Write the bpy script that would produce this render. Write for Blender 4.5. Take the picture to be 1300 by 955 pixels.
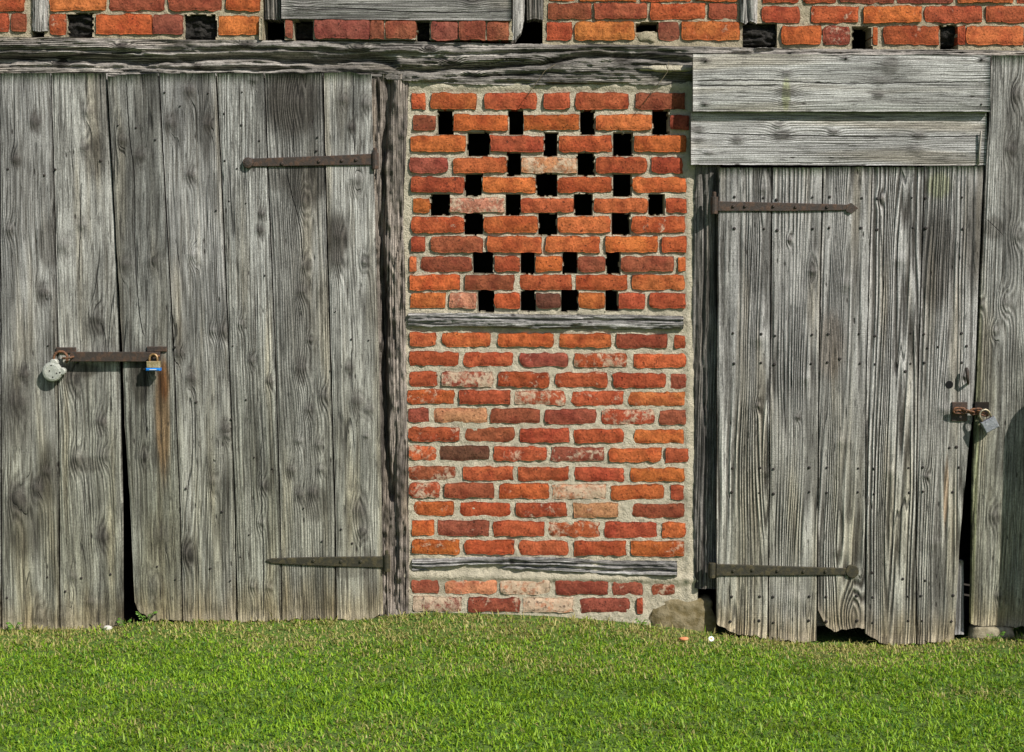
import bpy, math, random
import numpy as np

for o in list(bpy.data.objects): bpy.data.objects.remove(o)
SC = bpy.context.scene
COL = SC.collection

# ------------------------------------------------------------------ camera
W0, H0 = 1300.0, 955.0                       # photograph size: used to turn photo pixels into directions
CAM = np.array([0.0, -6.0, 1.62]); PITCH = math.atan((1.62 - 1.06) / 6.0)
FPX = 300.0 * math.hypot(6.0, 0.56)
cd = bpy.data.cameras.new('camera'); cam = bpy.data.objects.new('camera', cd); COL.objects.link(cam)
cam.location = CAM; cam.rotation_euler = (math.pi / 2 - PITCH, 0, 0)
cd.sensor_width = 36.0; cd.lens = FPX / W0 * 36.0; cd.clip_end = 500
SC.camera = cam
SC.cycles.max_bounces = 5; SC.cycles.diffuse_bounces = 3; SC.cycles.glossy_bounces = 2; SC.cycles.transmission_bounces = 3

# ------------------------------------------------------------------ light
SUN = np.array([0.98, -1.0, 1.18]); SUN = SUN / np.linalg.norm(SUN)
wd = bpy.data.worlds.new('World'); SC.world = wd; wd.use_nodes = True
wn = wd.node_tree; bg = wn.nodes['Background']; bg.inputs['Strength'].default_value = 0.075
sky = wn.nodes.new('ShaderNodeTexSky'); sky.sky_type = 'NISHITA'; sky.sun_disc = False
sky.sun_elevation = math.asin(SUN[2]); sky.sun_rotation = math.atan2(SUN[0], SUN[1])
wn.links.new(sky.outputs[0], bg.inputs[0])
sl = bpy.data.lights.new('sun', 'SUN'); sl.energy = 4.7; sl.angle = math.radians(0.55); sl.color = (1.0, 0.955, 0.88)
sun = bpy.data.objects.new('sun', sl); COL.objects.link(sun); sun.location = (5, -5, 6)
from mathutils import Vector
sun.rotation_euler = Vector((-SUN[0], -SUN[1], -SUN[2])).to_track_quat('-Z', 'Y').to_euler()
SC.view_settings.view_transform = 'Standard'; SC.view_settings.look = 'None'
SC.view_settings.exposure = 0.28; SC.view_settings.gamma = 1.0; SC.view_settings.use_curve_mapping = False

# ------------------------------------------------------------------ geometry helpers
CP, SP = math.cos(PITCH), math.sin(PITCH)
def ray(px, py):
    a = (np.asarray(px, float) - W0 / 2) / FPX; b = (H0 / 2 - np.asarray(py, float)) / FPX
    return a, CP + b * SP, b * CP - SP
def P(px, py, Y):
    """point where the photo pixel's line of sight meets the upright plane y = Y"""
    dx, dy, dz = ray(px, py); t = (Y - CAM[1]) / dy
    return CAM[0] + t * dx, CAM[2] + t * dz
def hsh(ix, iy, s):
    h = (ix.astype(np.int64) * 374761393 + iy.astype(np.int64) * 668265263 + int(s) * 974711) & 0x7fffffff
    h = ((h ^ (h >> 13)) * 1274126177) & 0x7fffffff
    return ((h ^ (h >> 16)) & 0xffff) / 65535.0
def vn(x, y, s=0):
    x = np.asarray(x, float); y = np.asarray(y, float)
    ix = np.floor(x); iy = np.floor(y); fx = x - ix; fy = y - iy
    fx = fx * fx * (3 - 2 * fx); fy = fy * fy * (3 - 2 * fy)
    a = hsh(ix, iy, s); b = hsh(ix + 1, iy, s); c = hsh(ix, iy + 1, s); d = hsh(ix + 1, iy + 1, s)
    return (a + (b - a) * fx) * (1 - fy) + (c + (d - c) * fx) * fy
def fbm(x, y, s=0, o=4):
    r = 0; a = 0.5; t = 0
    for i in range(o):
        r = r + a * vn(x, y, s + i * 17); t += a; x = x * 2.03; y = y * 2.03; a *= 0.5
    return r / t
def poly(pts):
    k = sorted(pts); xs = [p[0] for p in k]; ys = [p[1] for p in k]
    return lambda v: np.interp(v, xs, ys)
WO = {}                                       # world origins of the objects made here
def new_obj(name, me, origin, parent):
    o = bpy.data.objects.new(name, me); COL.objects.link(o); WO[o.name] = np.array(origin, float)
    if parent is not None:
        o.parent = parent; o.location = WO[o.name] - WO[parent.name]
    else: o.location = origin
    return o
def mk(name, verts, faces, mat, parent=None, smooth=False, origin=None):
    v = np.asarray(verts, float)
    if origin is None:
        lo = v.min(0); hi = v.max(0); origin = np.array([(lo[0] + hi[0]) / 2, (lo[1] + hi[1]) / 2, lo[2]])
    me = bpy.data.meshes.new(name); me.from_pydata((v - origin).tolist(), [], [list(map(int, f)) for f in faces])
    if mat is not None: me.materials.append(mat)
    if smooth is True: me.polygons.foreach_set('use_smooth', [True] * len(me.polygons))
    elif smooth: me.polygons.foreach_set('use_smooth', [i < smooth for i in range(len(me.polygons))])
    me.update()
    return new_obj(name, me, origin, parent)
def thing(name, label, cat, origin=(0, 0, 0), group=None):
    o = new_obj(name, None, origin, None); o.empty_display_size = 0.1
    return tag(o, label, cat, group)
def tag(o, label, cat, group=None, kind=None):
    if label: o['label'] = label
    if cat: o['category'] = cat
    if group: o['group'] = group
    if kind: o['kind'] = kind
    return o
class MB:
    """collects shapes for ONE mesh"""
    def __init__(s): s.v = []; s.f = []
    def add(s, v, f):
        b = len(s.v); s.v += [tuple(map(float, p)) for p in v]; s.f += [[i + b for i in q] for q in f]; return s
    def box(s, lo, hi, bev=0.0):
        (x0, y0, z0), (x1, y1, z1) = lo, hi; b = bev
        if b <= 0:
            v = [(x, y, z) for z in (z0, z1) for y in (y0, y1) for x in (x0, x1)]
            return s.add(v, [(0, 2, 3, 1), (4, 5, 7, 6), (0, 1, 5, 4), (2, 6, 7, 3), (0, 4, 6, 2), (1, 3, 7, 5)])
        # chamfered on the camera side
        v = [(x0, y0 + b, z0), (x1, y0 + b, z0), (x1, y0 + b, z1), (x0, y0 + b, z1),
             (x0 + b, y0, z0 + b), (x1 - b, y0, z0 + b), (x1 - b, y0, z1 - b), (x0 + b, y0, z1 - b),
             (x0, y1, z0), (x1, y1, z0), (x1, y1, z1), (x0, y1, z1)]
        f = [(4, 5, 6, 7), (0, 1, 5, 4), (1, 2, 6, 5), (2, 3, 7, 6), (3, 0, 4, 7),
             (1, 0, 8, 9), (2, 1, 9, 10), (3, 2, 10, 11), (0, 3, 11, 8), (9, 8, 11, 10)]
        return s.add(v, f)
    def tube(s, pts, r, n=8, closed=False, flat=1.0):
        pts = [np.array(p, float) for p in pts]; m = len(pts); rs = r if hasattr(r, '__len__') else [r] * m
        v = []; f = []; up = None
        for i in range(m):
            a = pts[(i - 1) % m] if (closed or i > 0) else pts[i]; b = pts[(i + 1) % m] if (closed or i < m - 1) else pts[i]
            t = (b - a) / (np.linalg.norm(b - a) + 1e-9)
            if up is None: up = np.array([0, 0, 1.0]) if abs(t[2]) < .9 else np.array([1.0, 0, 0])
            u = up - t * np.dot(up, t); u /= np.linalg.norm(u) + 1e-9; w = np.cross(t, u); up = u
            for k in range(n):
                an = 2 * math.pi * k / n
                v.append(pts[i] + rs[i] * (u * math.cos(an) + w * math.sin(an) * flat))
        for i in range(m if closed else m - 1):
            for k in range(n):
                k2 = (k + 1) % n; j = (i + 1) % m
                f.append((i * n + k, i * n + k2, j * n + k2, j * n + k))
        if not closed: f += [tuple(range(n))[::-1], tuple((m - 1) * n + k for k in range(n))]
        return s.add(v, f)
    def lathe(s, c, axis, prof, n=14):
        """prof: (distance along axis, radius)"""
        c = np.array(c, float); a = np.array(axis, float); a /= np.linalg.norm(a)
        u = np.cross(a, [0, 0, 1.0]) if abs(a[2]) < .9 else np.array([1.0, 0, 0]); u /= np.linalg.norm(u); w = np.cross(a, u)
        v = []; f = []
        for (d, r) in prof:
            for k in range(n):
                an = 2 * math.pi * k / n; v.append(c + a * d + r * (u * math.cos(an) + w * math.sin(an)))
        for i in range(len(prof) - 1):
            for k in range(n): k2 = (k + 1) % n; f.append((i * n + k, i * n + k2, (i + 1) * n + k2, (i + 1) * n + k))
        f += [tuple(range(n))[::-1], tuple((len(prof) - 1) * n + k for k in range(n))]
        return s.add(v, f)
    def make(s, name, mat, parent=None, smooth=False, origin=None): return mk(name, s.v, s.f, mat, parent, smooth, origin)

def slab(name, pxy, S, T, Y, thick, mat, parent, edge=0.004, wav=0.0012, seed=0, disp=None, rnd=0.0, cup=0.0015, tilt=0.0, foot=0.0):
    """a board or timber whose face is the grid pxy(s, t) of photo pixels laid on the plane y = Y"""
    S = np.asarray(S); T = np.asarray(T); ns, nt = len(S), len(T)
    s2, t2 = np.meshgrid(S, T, indexing='ij'); px, py = pxy(s2, t2)
    X, Z = P(px, py, Y)
    n1 = fbm(s2 * 9 + 3, t2 * 2, seed, 3) - 0.5
    y = Y + n1 * cup * 2 + tilt * (s2 - 0.5) + rnd * np.abs(2 * t2 - 1) ** 3
    if disp is not None: y = y + disp(px, py, X, Z)
    e = np.zeros_like(y); e[:, 0] = e[:, -1] = edge; e[0, :] = np.maximum(e[0, :], edge * .6); e[-1, :] = np.maximum(e[-1, :], edge * .6)
    y = y + e
    jx = (fbm(s2 * 60, t2 * 1.5, seed + 5, 2) - .5) * 2 * wav; jz = (fbm(s2 * 60, t2 * 9, seed + 9, 2) - .5) * 2 * wav
    X = X + jx * ((t2 == T[0]) | (t2 == T[-1])); jz = jz + (fbm(t2 * 14, s2 * 0 + 3, seed + 21, 3) - .5) * foot * (s2 == S[-1])
    Z = Z + jz * ((s2 == S[0]) | (s2 == S[-1]) | (t2 == T[0]) | (t2 == T[-1]))
    V = np.stack([X, y, Z], -1).reshape(-1, 3)
    idx = np.arange(ns * nt).reshape(ns, nt)
    q = np.stack([idx[:-1, :-1], idx[:-1, 1:], idx[1:, 1:], idx[1:, :-1]], -1).reshape(-1, 4)
    a, b, c = V[q[0][0]], V[q[0][1]], V[q[0][2]]
    if np.cross(b - a, c - b)[1] > 0: q = q[:, ::-1]
    per = list(idx[0, :]) + list(idx[1:, -1]) + list(idx[-1, -2::-1]) + list(idx[-2:0:-1, 0])
    bk = V[per].copy(); bk[:, 1] = Y + thick
    base = len(V); m = len(per)
    F = q.tolist(); nf = len(F)
    flip = np.cross(b - a, c - b)[1] > 0
    for i in range(m):
        j = (i + 1) % m; f = (per[i], base + i, base + j, per[j]); F.append(f if flip else f[::-1])
    F.append([base + i for i in range(m)] if not flip else [base + i for i in range(m)][::-1])
    return mk(name, np.vstack([V, bk]), F, mat, parent, smooth=nf)

def vert_pxy(L, R, top, bot):
    """upright board: L, R edges as [(py, px)...]; top / bot as numbers or [(t, py)...]"""
    fl, fr = poly(L), poly(R)
    ft = poly(top) if hasattr(top, '__len__') else (lambda t: top + 0 * t)
    fb = poly(bot) if hasattr(bot, '__len__') else (lambda t: bot + 0 * t)
    def f(s, t):
        py = ft(t) + s * (fb(t) - ft(t)); l = fl(py); r = fr(py); return l + (r - l) * t, py
    return f
def horz_pxy(Tp, B, left, right):
    ft, fb = poly(Tp), poly(B)
    fl = poly(left) if hasattr(left, '__len__') else (lambda t: left + 0 * t)
    fr = poly(right) if hasattr(right, '__len__') else (lambda t: right + 0 * t)
    def f(s, t):
        px = fl(t) + s * (fr(t) - fl(t)); a = ft(px); b = fb(px); return px, a + (b - a) * t
    return f
TE = [0, .035, .2, .4, .6, .8, .965, 1]

# ------------------------------------------------------------------ material helpers
class NT:
    def __init__(s, name):
        s.m = bpy.data.materials.new(name); s.m.use_nodes = True; s.t = s.m.node_tree
        s.b = s.t.nodes['Principled BSDF']
    def node(s, ty, **kw):
        n = s.t.nodes.new(ty)
        for k, v in kw.items(): setattr(n, k, v)
        return n
    def put(s, sock, v):
        if isinstance(v, bpy.types.NodeSocket): s.t.links.new(v, sock)
        elif v is not None: sock.default_value = v
    def M(s, op, a, b=None, c=None, clamp=False):
        n = s.node('ShaderNodeMath', operation=op, use_clamp=clamp); s.put(n.inputs[0], a); s.put(n.inputs[1], b); s.put(n.inputs[2], c)
        return n.outputs[0]
    def vec(s, x, y, z):
        n = s.node('ShaderNodeCombineXYZ'); s.put(n.inputs[0], x); s.put(n.inputs[1], y); s.put(n.inputs[2], z); return n.outputs[0]
    def noise(s, v, scale=1.0, detail=2.0, rough=.5, dist=0.0):
        n = s.node('ShaderNodeTexNoise'); s.put(n.inputs['Vector'], v); n.inputs['Scale'].default_value = scale
        n.inputs['Detail'].default_value = detail; n.inputs['Roughness'].default_value = rough; n.inputs['Distortion'].default_value = dist
        return n.outputs['Fac']
    def mapr(s, v, a, b, c=0.0, d=1.0, smooth=True):
        n = s.node('ShaderNodeMapRange', interpolation_type='SMOOTHSTEP' if smooth else 'LINEAR')
        s.put(n.inputs[0], v); n.inputs[1].default_value = a; n.inputs[2].default_value = b; n.inputs[3].default_value = c; n.inputs[4].default_value = d
        return n.outputs[0]
    def mix(s, f, a, b, mode='MIX'):
        n = s.node('ShaderNodeMix', data_type='RGBA', blend_type=mode)
        s.put(n.inputs[0], f)
        for i, v in ((6, a), (7, b)):
            if isinstance(v, (tuple, list)): v = tuple(v)[:3] + (1,)
            s.put(n.inputs[i], v)
        return n.outputs[2]
    def scale_col(s, c, f):
        n = s.node('ShaderNodeVectorMath', operation='SCALE'); s.put(n.inputs[0], c); s.put(n.inputs['Scale'], f); return n.outputs[0]
    def bump(s, h, dist, strength=1.0):
        n = s.node('ShaderNodeBump'); n.inputs['Strength'].default_value = strength; n.inputs['Distance'].default_value = dist
        s.put(n.inputs['Height'], h); s.put(s.b.inputs['Normal'], n.outputs[0])
    def gauss(s, uv, u, v, ru, rv):
        a = s.node('ShaderNodeVectorMath', operation='SUBTRACT'); s.put(a.inputs[0], uv); a.inputs[1].default_value = (u, v, 0)
        b = s.node('ShaderNodeVectorMath', operation='MULTIPLY'); s.put(b.inputs[0], a.outputs[0]); b.inputs[1].default_value = (1 / ru, 1 / rv, 0)
        d = s.node('ShaderNodeVectorMath', operation='DOT_PRODUCT'); s.put(d.inputs[0], b.outputs[0]); s.put(d.inputs[1], b.outputs[0])
        return s.M('EXPONENT', s.M('MULTIPLY', d.outputs['Value'], -1.0))

def wood_mat(name, axis='Z', seed=0, light=(.40, .40, .375), dark=(.085, .08, .07), F=75., ringc=.26, warp=3.0, knots=(), patches=(),
             crack=.7, blotch=.6, green=0.0, zlen=2.3, bump=.004, tone=1.0, fine=1.0, lines=()):
    n = NT(name); tc = n.node('ShaderNodeTexCoord'); sp = n.node('ShaderNodeSeparateXYZ'); n.put(sp.inputs[0], tc.outputs['Object'])
    u, v = (sp.outputs[0], sp.outputs[2]) if axis == 'Z' else (sp.outputs[2], sp.outputs[0])
    w = sp.outputs[1]; sd = seed * 7.31 + .17
    # slow sway of the whole grain
    sw = n.noise(n.vec(n.M('MULTIPLY', u, 1.2), n.M('MULTIPLY', v, 1.6), sd + 40), 1, 1)
    uu = n.M('ADD', u, n.M('MULTIPLY', n.M('SUBTRACT', sw, .5), .022))
    uv = n.vec(u, v, 0.0)
    w1 = n.noise(n.vec(n.M('MULTIPLY', uu, 6.), n.M('MULTIPLY', v, 0.42), sd), 1, 1)
    w2 = n.noise(n.vec(n.M('MULTIPLY', uu, 30.), n.M('MULTIPLY', v, .30), sd + 3), 1, 1)
    h = n.M('ADD', n.M('MULTIPLY', uu, F), n.M('ADD', n.M('MULTIPLY', n.M('SUBTRACT', w1, .5), warp * 2.2), n.M('MULTIPLY', w2, 2.6)))
    kn = None; kd = None
    kns = n.noise(n.vec(n.M('MULTIPLY', u, 55.), n.M('MULTIPLY', v, 26.), sd + 15), 1, 2, .6) if knots else None
    for (ku, kv, r, amp, dk, el) in knots:
        g = n.gauss(uv, ku, kv, r * 1.0, r * 1.9 * el)
        h = n.M('ADD', h, n.M('MULTIPLY', g, amp))
        c = n.M('POWER', g, 2.6) if axis == 'X' else n.gauss(uv, ku, kv, r * .80, r * .66)
        cd_ = n.M('MAXIMUM', n.M('MULTIPLY', n.mapr(n.M('MULTIPLY', c, n.M('MULTIPLY_ADD', kns, 1.1, .45)), .34, .50), dk), n.M('MULTIPLY', n.mapr(n.M('MULTIPLY', g, n.M('MULTIPLY_ADD', kns, 1.6, .2)), .10, .85), .85 * dk))
        kn = c if kn is None else n.M('MAXIMUM', kn, c); kd = cd_ if kd is None else n.M('MAXIMUM', kd, cd_)
    ring = n.M('MULTIPLY_ADD', n.M('SINE', n.M('MULTIPLY', h, 6.2832)), .5, .5)
    fib = n.noise(n.vec(n.M('MULTIPLY', uu, 420.), n.M('MULTIPLY', v, 9.), sd + w_off), 1, 2, .65)
    fib2 = n.noise(n.vec(n.M('MULTIPLY', uu, 110.), n.M('MULTIPLY', v, 2.2), sd + 11), 1, 2, .6)
    rvis = n.mapr(sw, .38, .62, .35, 1.25)
    ring = n.M('MULTIPLY_ADD', n.M('SUBTRACT', ring, .5), rvis, .5)
    f = n.M('ADD', n.M('MULTIPLY', ring, ringc), n.M('MULTIPLY', n.M('ADD', n.mapr(fib, .36, .66), n.mapr(fib2, .36, .66)), (1 - ringc) * .5))
    hu0 = n.noise(n.vec(n.M('MULTIPLY', u, 5.), n.M('MULTIPLY', v, 2.6), sd + 61), 1, 1)
    bl = n.noise(n.vec(n.M('MULTIPLY', u, 9.), n.M('MULTIPLY', v, 2.0), sd + 19), 1, 3, .65)
    bl2 = n.noise(n.vec(n.M('MULTIPLY', u, 22.), n.M('MULTIPLY', v, 3.5), sd + 31), 1, 3, .6)
    saw = n.M('MULTIPLY', n.noise(n.vec(n.M('MULTIPLY', u, 6.), n.M('MULTIPLY', v, 330.), sd + 91), 1, 1), n.mapr(hu0, .45, .6))
    col = n.mix(n.mapr(n.M('SUBTRACT', f, n.M('MULTIPLY', saw, .10)), .06, .86, smooth=False), dark, light)
    lo = 1 - blotch * .75
    col = n.scale_col(col, n.M('MULTIPLY', n.mapr(bl, .3, .62, lo, 1.12), n.mapr(bl2, .32, .6, 1 - blotch * .35, 1.05)))
    # hue drift: warm brown, cool grey
    hu = n.noise(n.vec(n.M('MULTIPLY', u, 14.), n.M('MULTIPLY', v, 1.1), sd + 57), 1, 2)
    col = n.mix(n.mapr(hu, .5, .72, 0, .55), col, n.mix(1.0, col, (1.05, .93, .74), 'MULTIPLY'))
    if green:
        gz = n.M('MULTIPLY', n.mapr(v, zlen * .15, zlen * .72, 1, .12), n.mapr(hu, .25, .6, .6, 1))
        col = n.mix(n.M('MULTIPLY', gz, green), col, n.mix(1.0, col, (.90, .90, .74), 'MULTIPLY'))
        ft = n.M('MULTIPLY', n.mapr(n.M('ADD', v, n.M('MULTIPLY', n.M('SUBTRACT', bl2, .5), .25)), .02, .2, 1, 0), .6)
        col = n.mix(ft, col, n.mix(1.0, col, (1.0, .80, .52), 'MULTIPLY'))
    for (pu, pv, ru, rv, pc, st) in patches:
        g = n.gauss(uv, pu, pv, ru, rv)
        g = n.M('MULTIPLY', n.mapr(n.M('MULTIPLY', g, n.M('MULTIPLY_ADD', fib2, 1.1, .5)), .10, .62), min(1., st * 1.25))
        col = n.mix(g, col, n.mix(1.0, col, pc, 'MULTIPLY') if pc[0] <= 1.0 else n.scale_col(col, pc[0]))
    # cracks follow the grain
    hc = n.M('MULTIPLY', h, .16)
    cn = n.noise(n.vec(hc, n.M('MULTIPLY', v, .22), sd + 71), 2.2, 1.5)
    cm = n.noise(n.vec(n.M('MULTIPLY', u, 16.), n.M('MULTIPLY', v, 2.4), sd + 83), 1, 2)
    ck = n.M('MULTIPLY', n.mapr(n.M('ABSOLUTE', n.M('SUBTRACT', cn, .5)), .002, .014, 1, 0), n.mapr(cm, .5, .6))
    ck = n.M('MULTIPLY', ck, crack)
    for pts in lines:                               # long shakes seen in the photograph: (u at v) poly-lines
        cv = n.node('ShaderNodeFloatCurve'); mp = cv.mapping; mp.use_clip = False
        vs = [p[1] for p in pts]; v0, v1 = min(vs), max(vs); c0 = mp.curves[0]
        us = sorted(((p[1] - v0) / (v1 - v0), p[0]) for p in pts)
        umin = min(p[1] for p in us); umax = max(max(p[1] for p in us), umin + 1e-4)
        while len(c0.points) < len(us): c0.points.new(.5, .5)
        for i, (a_, b_) in enumerate(us): c0.points[i].location = (a_, (b_ - umin) / (umax - umin))
        mp.update(); cv.inputs['Factor'].default_value = 1.0
        n.put(cv.inputs['Value'], n.mapr(v, v0, v1, 0, 1, smooth=False))
        uc = n.M('ADD', n.M('MULTIPLY_ADD', cv.outputs[0], umax - umin, umin), n.M('MULTIPLY', n.M('SUBTRACT', n.noise(n.vec(v, sd, 0.), 40, 3), .5), .006))
        dd = n.mapr(n.M('ABSOLUTE', n.M('SUBTRACT', u, uc)), .0008, .003, 1, 0)
        en = n.M('MULTIPLY', n.mapr(v, v0, v0 + .03, 0, 1), n.mapr(v, v1 - .03, v1, 1, 0))
        ck = n.M('MAXIMUM', ck, n.M('MULTIPLY', dd, en))
    vo = n.node('ShaderNodeTexVoronoi', feature='F1'); n.put(vo.inputs['Vector'], n.vec(n.M('MULTIPLY', u, 34.), n.M('MULTIPLY', v, 11.), sd)); vo.inputs['Scale'].default_value = 1
    rs = n.node('ShaderNodeSeparateXYZ'); n.put(rs.inputs[0], vo.outputs['Color'])
    dots = n.M('MULTIPLY', n.mapr(vo.outputs['Distance'], .06, .19, 1, 0), n.mapr(rs.outputs[0], .16, .17, .85, 0))
    dash = n.mapr(n.noise(n.vec(n.M('MULTIPLY', uu, 210.), n.M('MULTIPLY', v, 11.), sd + 33), 1, 1), .63, .69)
    col = n.mix(n.M('MULTIPLY', dash, .55), col, (.03, .027, .023)); col = n.mix(dots, col, (.025, .02, .017))
    if kd is not None:
        col = n.mix(n.M('MINIMUM', kd, .86), col, n.mix(ring, (.018, .016, .014), (.085, .075, .064)))
    col = n.mix(n.M('MINIMUM', ck, .93), col, (.012, .011, .010))
    mic = n.noise(n.vec(n.M('MULTIPLY', u, 330.), n.M('MULTIPLY', v, 150.), sd + 7), 1, 2, .7)
    col = n.scale_col(col, n.mapr(mic, .3, .7, tone * .98 * .68, tone * .98 * 1.32))
    col = n.mix(1.0, col, (1.0, .985, 1.005), 'MULTIPLY')
    n.put(n.b.inputs['Base Color'], col); n.b.inputs['Roughness'].default_value = .82; n.b.inputs['Specular IOR Level'].default_value = .25
    hh = n.M('ADD', n.M('MULTIPLY', ring, ringc * 1.5), n.M('ADD', n.M('MULTIPLY', fib, .28 * fine), n.M('MULTIPLY', fib2, .5)))
    hh = n.M('SUBTRACT', hh, n.M('ADD', n.M('MULTIPLY', n.M('ADD', ck, n.M('MULTIPLY', saw, .12)), 1.3), n.M('MULTIPLY', n.M('MAXIMUM', dots, dash), .6)))
    if kn is not None: hh = n.M('ADD', hh, n.M('MULTIPLY', kn, 1.5))
    n.bump(hh, bump)
    return n.m
w_off = 5.5

def brick_mat():
    n = NT('brick_clay'); oi = n.node('ShaderNodeObjectInfo'); tc = n.node('ShaderNodeTexCoord')
    of = n.node('ShaderNodeVectorMath', operation='ADD'); n.put(of.inputs[0], tc.outputs['Object']); n.put(of.inputs[1], n.scale_col((1, 1, 1), n.M('MULTIPLY', oi.outputs['Random'], 60.)))
    p = of.outputs[0]
    a = n.noise(p, 30, 5, .68); b = n.noise(p, 110, 4, .65); c = n.noise(p, 11, 3, .55); d = n.noise(p, 330, 3, .6)
    col = n.scale_col(oi.outputs['Color'], n.mapr(a, .3, .7, .66, 1.28))
    col = n.mix(n.mapr(c, .44, .66, 0, .7), col, n.mix(1.0, col, (.66, .46, .50), 'MULTIPLY'))
    col = n.mix(n.mapr(b, .32, .6, .7, 0), col, n.mix(1.0, col, (.50, .44, .42), 'MULTIPLY'))
    # lime and mortar smeared over the face
    e = n.noise(p, 42, 5, .68, .6); s0 = n.M('SUBTRACT', 0.755, n.M('MULTIPLY', oi.outputs['Alpha'], .40))
    sm = n.M('MULTIPLY', n.M('SUBTRACT', n.M('MULTIPLY_ADD', c, .45, n.M('MULTIPLY', e, .62)), s0), 9.0, clamp=True)
    col = n.mix(n.M('MULTIPLY', sm, .8), col, (.54, .43, .31))
    # soot and black pits
    g = n.noise(p, 60, 5, .7); col = n.mix(n.mapr(g, .60, .70, 0, .8), col, (.035, .022, .018))
    n.put(n.b.inputs['Base Color'], col); n.b.inputs['Roughness'].default_value = .9; n.b.inputs['Specular IOR Level'].default_value = .2
    n.bump(n.M('ADD', n.M('ADD', n.M('MULTIPLY', a, 1.2), n.M('MULTIPLY', b, .55)), n.M('ADD', n.M('MULTIPLY', d, .22), n.M('MULTIPLY', n.mapr(g, .58, .68), -.8))), .006)
    return n.m
def mortar_mat(name, base=(.64, .575, .44), dirt=(.27, .24, .18), seed=0.):
    n = NT(name); tc = n.node('ShaderNodeTexCoord'); of = n.node('ShaderNodeVectorMath', operation='ADD'); n.put(of.inputs[0], tc.outputs['Object']); of.inputs[1].default_value = (seed, seed, seed); p = of.outputs[0]
    a = n.noise(p, 9, 5, .6); b = n.noise(p, 60, 5, .65); c = n.noise(p, 240, 4, .6)
    col = n.mix(n.mapr(a, .42, .68), base, tuple(x * .78 for x in base)); col = n.mix(n.mapr(b, .52, .72, 0, .75), col, dirt)
    col = n.mix(n.mapr(c, .35, .62, .32, 0), col, dirt)
    n.put(n.b.inputs['Base Color'], col); n.b.inputs['Roughness'].default_value = .95; n.b.inputs['Specular IOR Level'].default_value = .15
    n.bump(n.M('ADD', b, n.M('MULTIPLY', c, .7)), .010)
    return n.m
def iron_mat(name, a=(.045, .034, .028), b=(.088, .05, .032), metallic=.25, rough=.7, sc=40):
    n = NT(name); tc = n.node('ShaderNodeTexCoord'); x = n.noise(tc.outputs['Object'], sc, 5, .65); y = n.noise(tc.outputs['Object'], sc * 6, 3, .6)
    col = n.mix(n.mapr(x, .42, .66), a, b); col = n.scale_col(col, n.mapr(y, .3, .7, .75, 1.2))
    n.put(n.b.inputs['Base Color'], col); n.b.inputs['Metallic'].default_value = metallic; n.b.inputs['Roughness'].default_value = rough
    n.bump(n.M('ADD', x, n.M('MULTIPLY', y, .4)), .0025)
    return n.m
def plain_noise_mat(name, a, b, sc=30, rough=.9, bump=.003, metallic=0.):
    n = NT(name); tc = n.node('ShaderNodeTexCoord'); x = n.noise(tc.outputs['Object'], sc, 5, .6)
    n.put(n.b.inputs['Base Color'], n.mix(n.mapr(x, .35, .65), a, b)); n.b.inputs['Roughness'].default_value = rough; n.b.inputs['Metallic'].default_value = metallic
    n.b.inputs['Specular IOR Level'].default_value = .25
    n.bump(x, bump); return n.m

BRICK = brick_mat()
MORTAR = mortar_mat('lime_mortar'); MORTAR_UP = mortar_mat('old_mortar', (.52, .45, .32), (.19, .16, .12), 4.)
IRON = iron_mat('rusty_iron'); IRON_M = iron_mat('mossy_iron', (.035, .032, .02), (.075, .062, .03)); IRON_R = iron_mat('orange_rust', (.10, .05, .03), (.27, .12, .055), sc=90)
NAIL = iron_mat('nail_iron', (.012, .010, .009), (.03, .02, .015), metallic=.1)
DARKWOOD = plain_noise_mat('charred_oak', (.008, .007, .006), (.03, .027, .024), 70, .85, .012)

# ------------------------------------------------------------------ ground, grass
gl = [(-300, 802), (0, 800), (90, 799), (150, 797), (175, 790), (250, 789), (400, 788), (490, 783), (540, 779), (620, 781), (700, 784), (800, 792), (880, 803), (930, 810), (1040, 820), (1160, 821), (1240, 812), (1300, 809), (1600, 806)]
gx, gz_ = P(np.array([p[0] for p in gl]), np.array([p[1] for p in gl]), -0.03)
def ground_z(x, y):
    x = np.asarray(x, float); y = np.asarray(y, float)
    k = np.exp(-np.clip(-y - .03, 0, 50) / .45); b = np.interp(x, gx, gz_) + .003
    far = -0.045 + .02 * (vn(x * 1.1 + 7, y * 1.1 + 3, 5) - .5) - 0.012 * np.clip(-y, 0, 4)
    d = np.clip((np.hypot(x, y) - 4) / 8, 0, 1)
    return (b * k + far * (1 - k)) * (1 - d) + d * (-.09)
def on_ground(px, py):
    dx, dy, dz = ray(px, py); t = 5.0
    for _ in range(40):
        x = CAM[0] + t * dx; y = CAM[1] + t * dy; t = (float(ground_z(x, y)) - CAM[2]) / dz
    return np.array([CAM[0] + t * dx, CAM[1] + t * dy, float(ground_z(CAM[0] + t * dx, CAM[1] + t * dy))])

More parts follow.
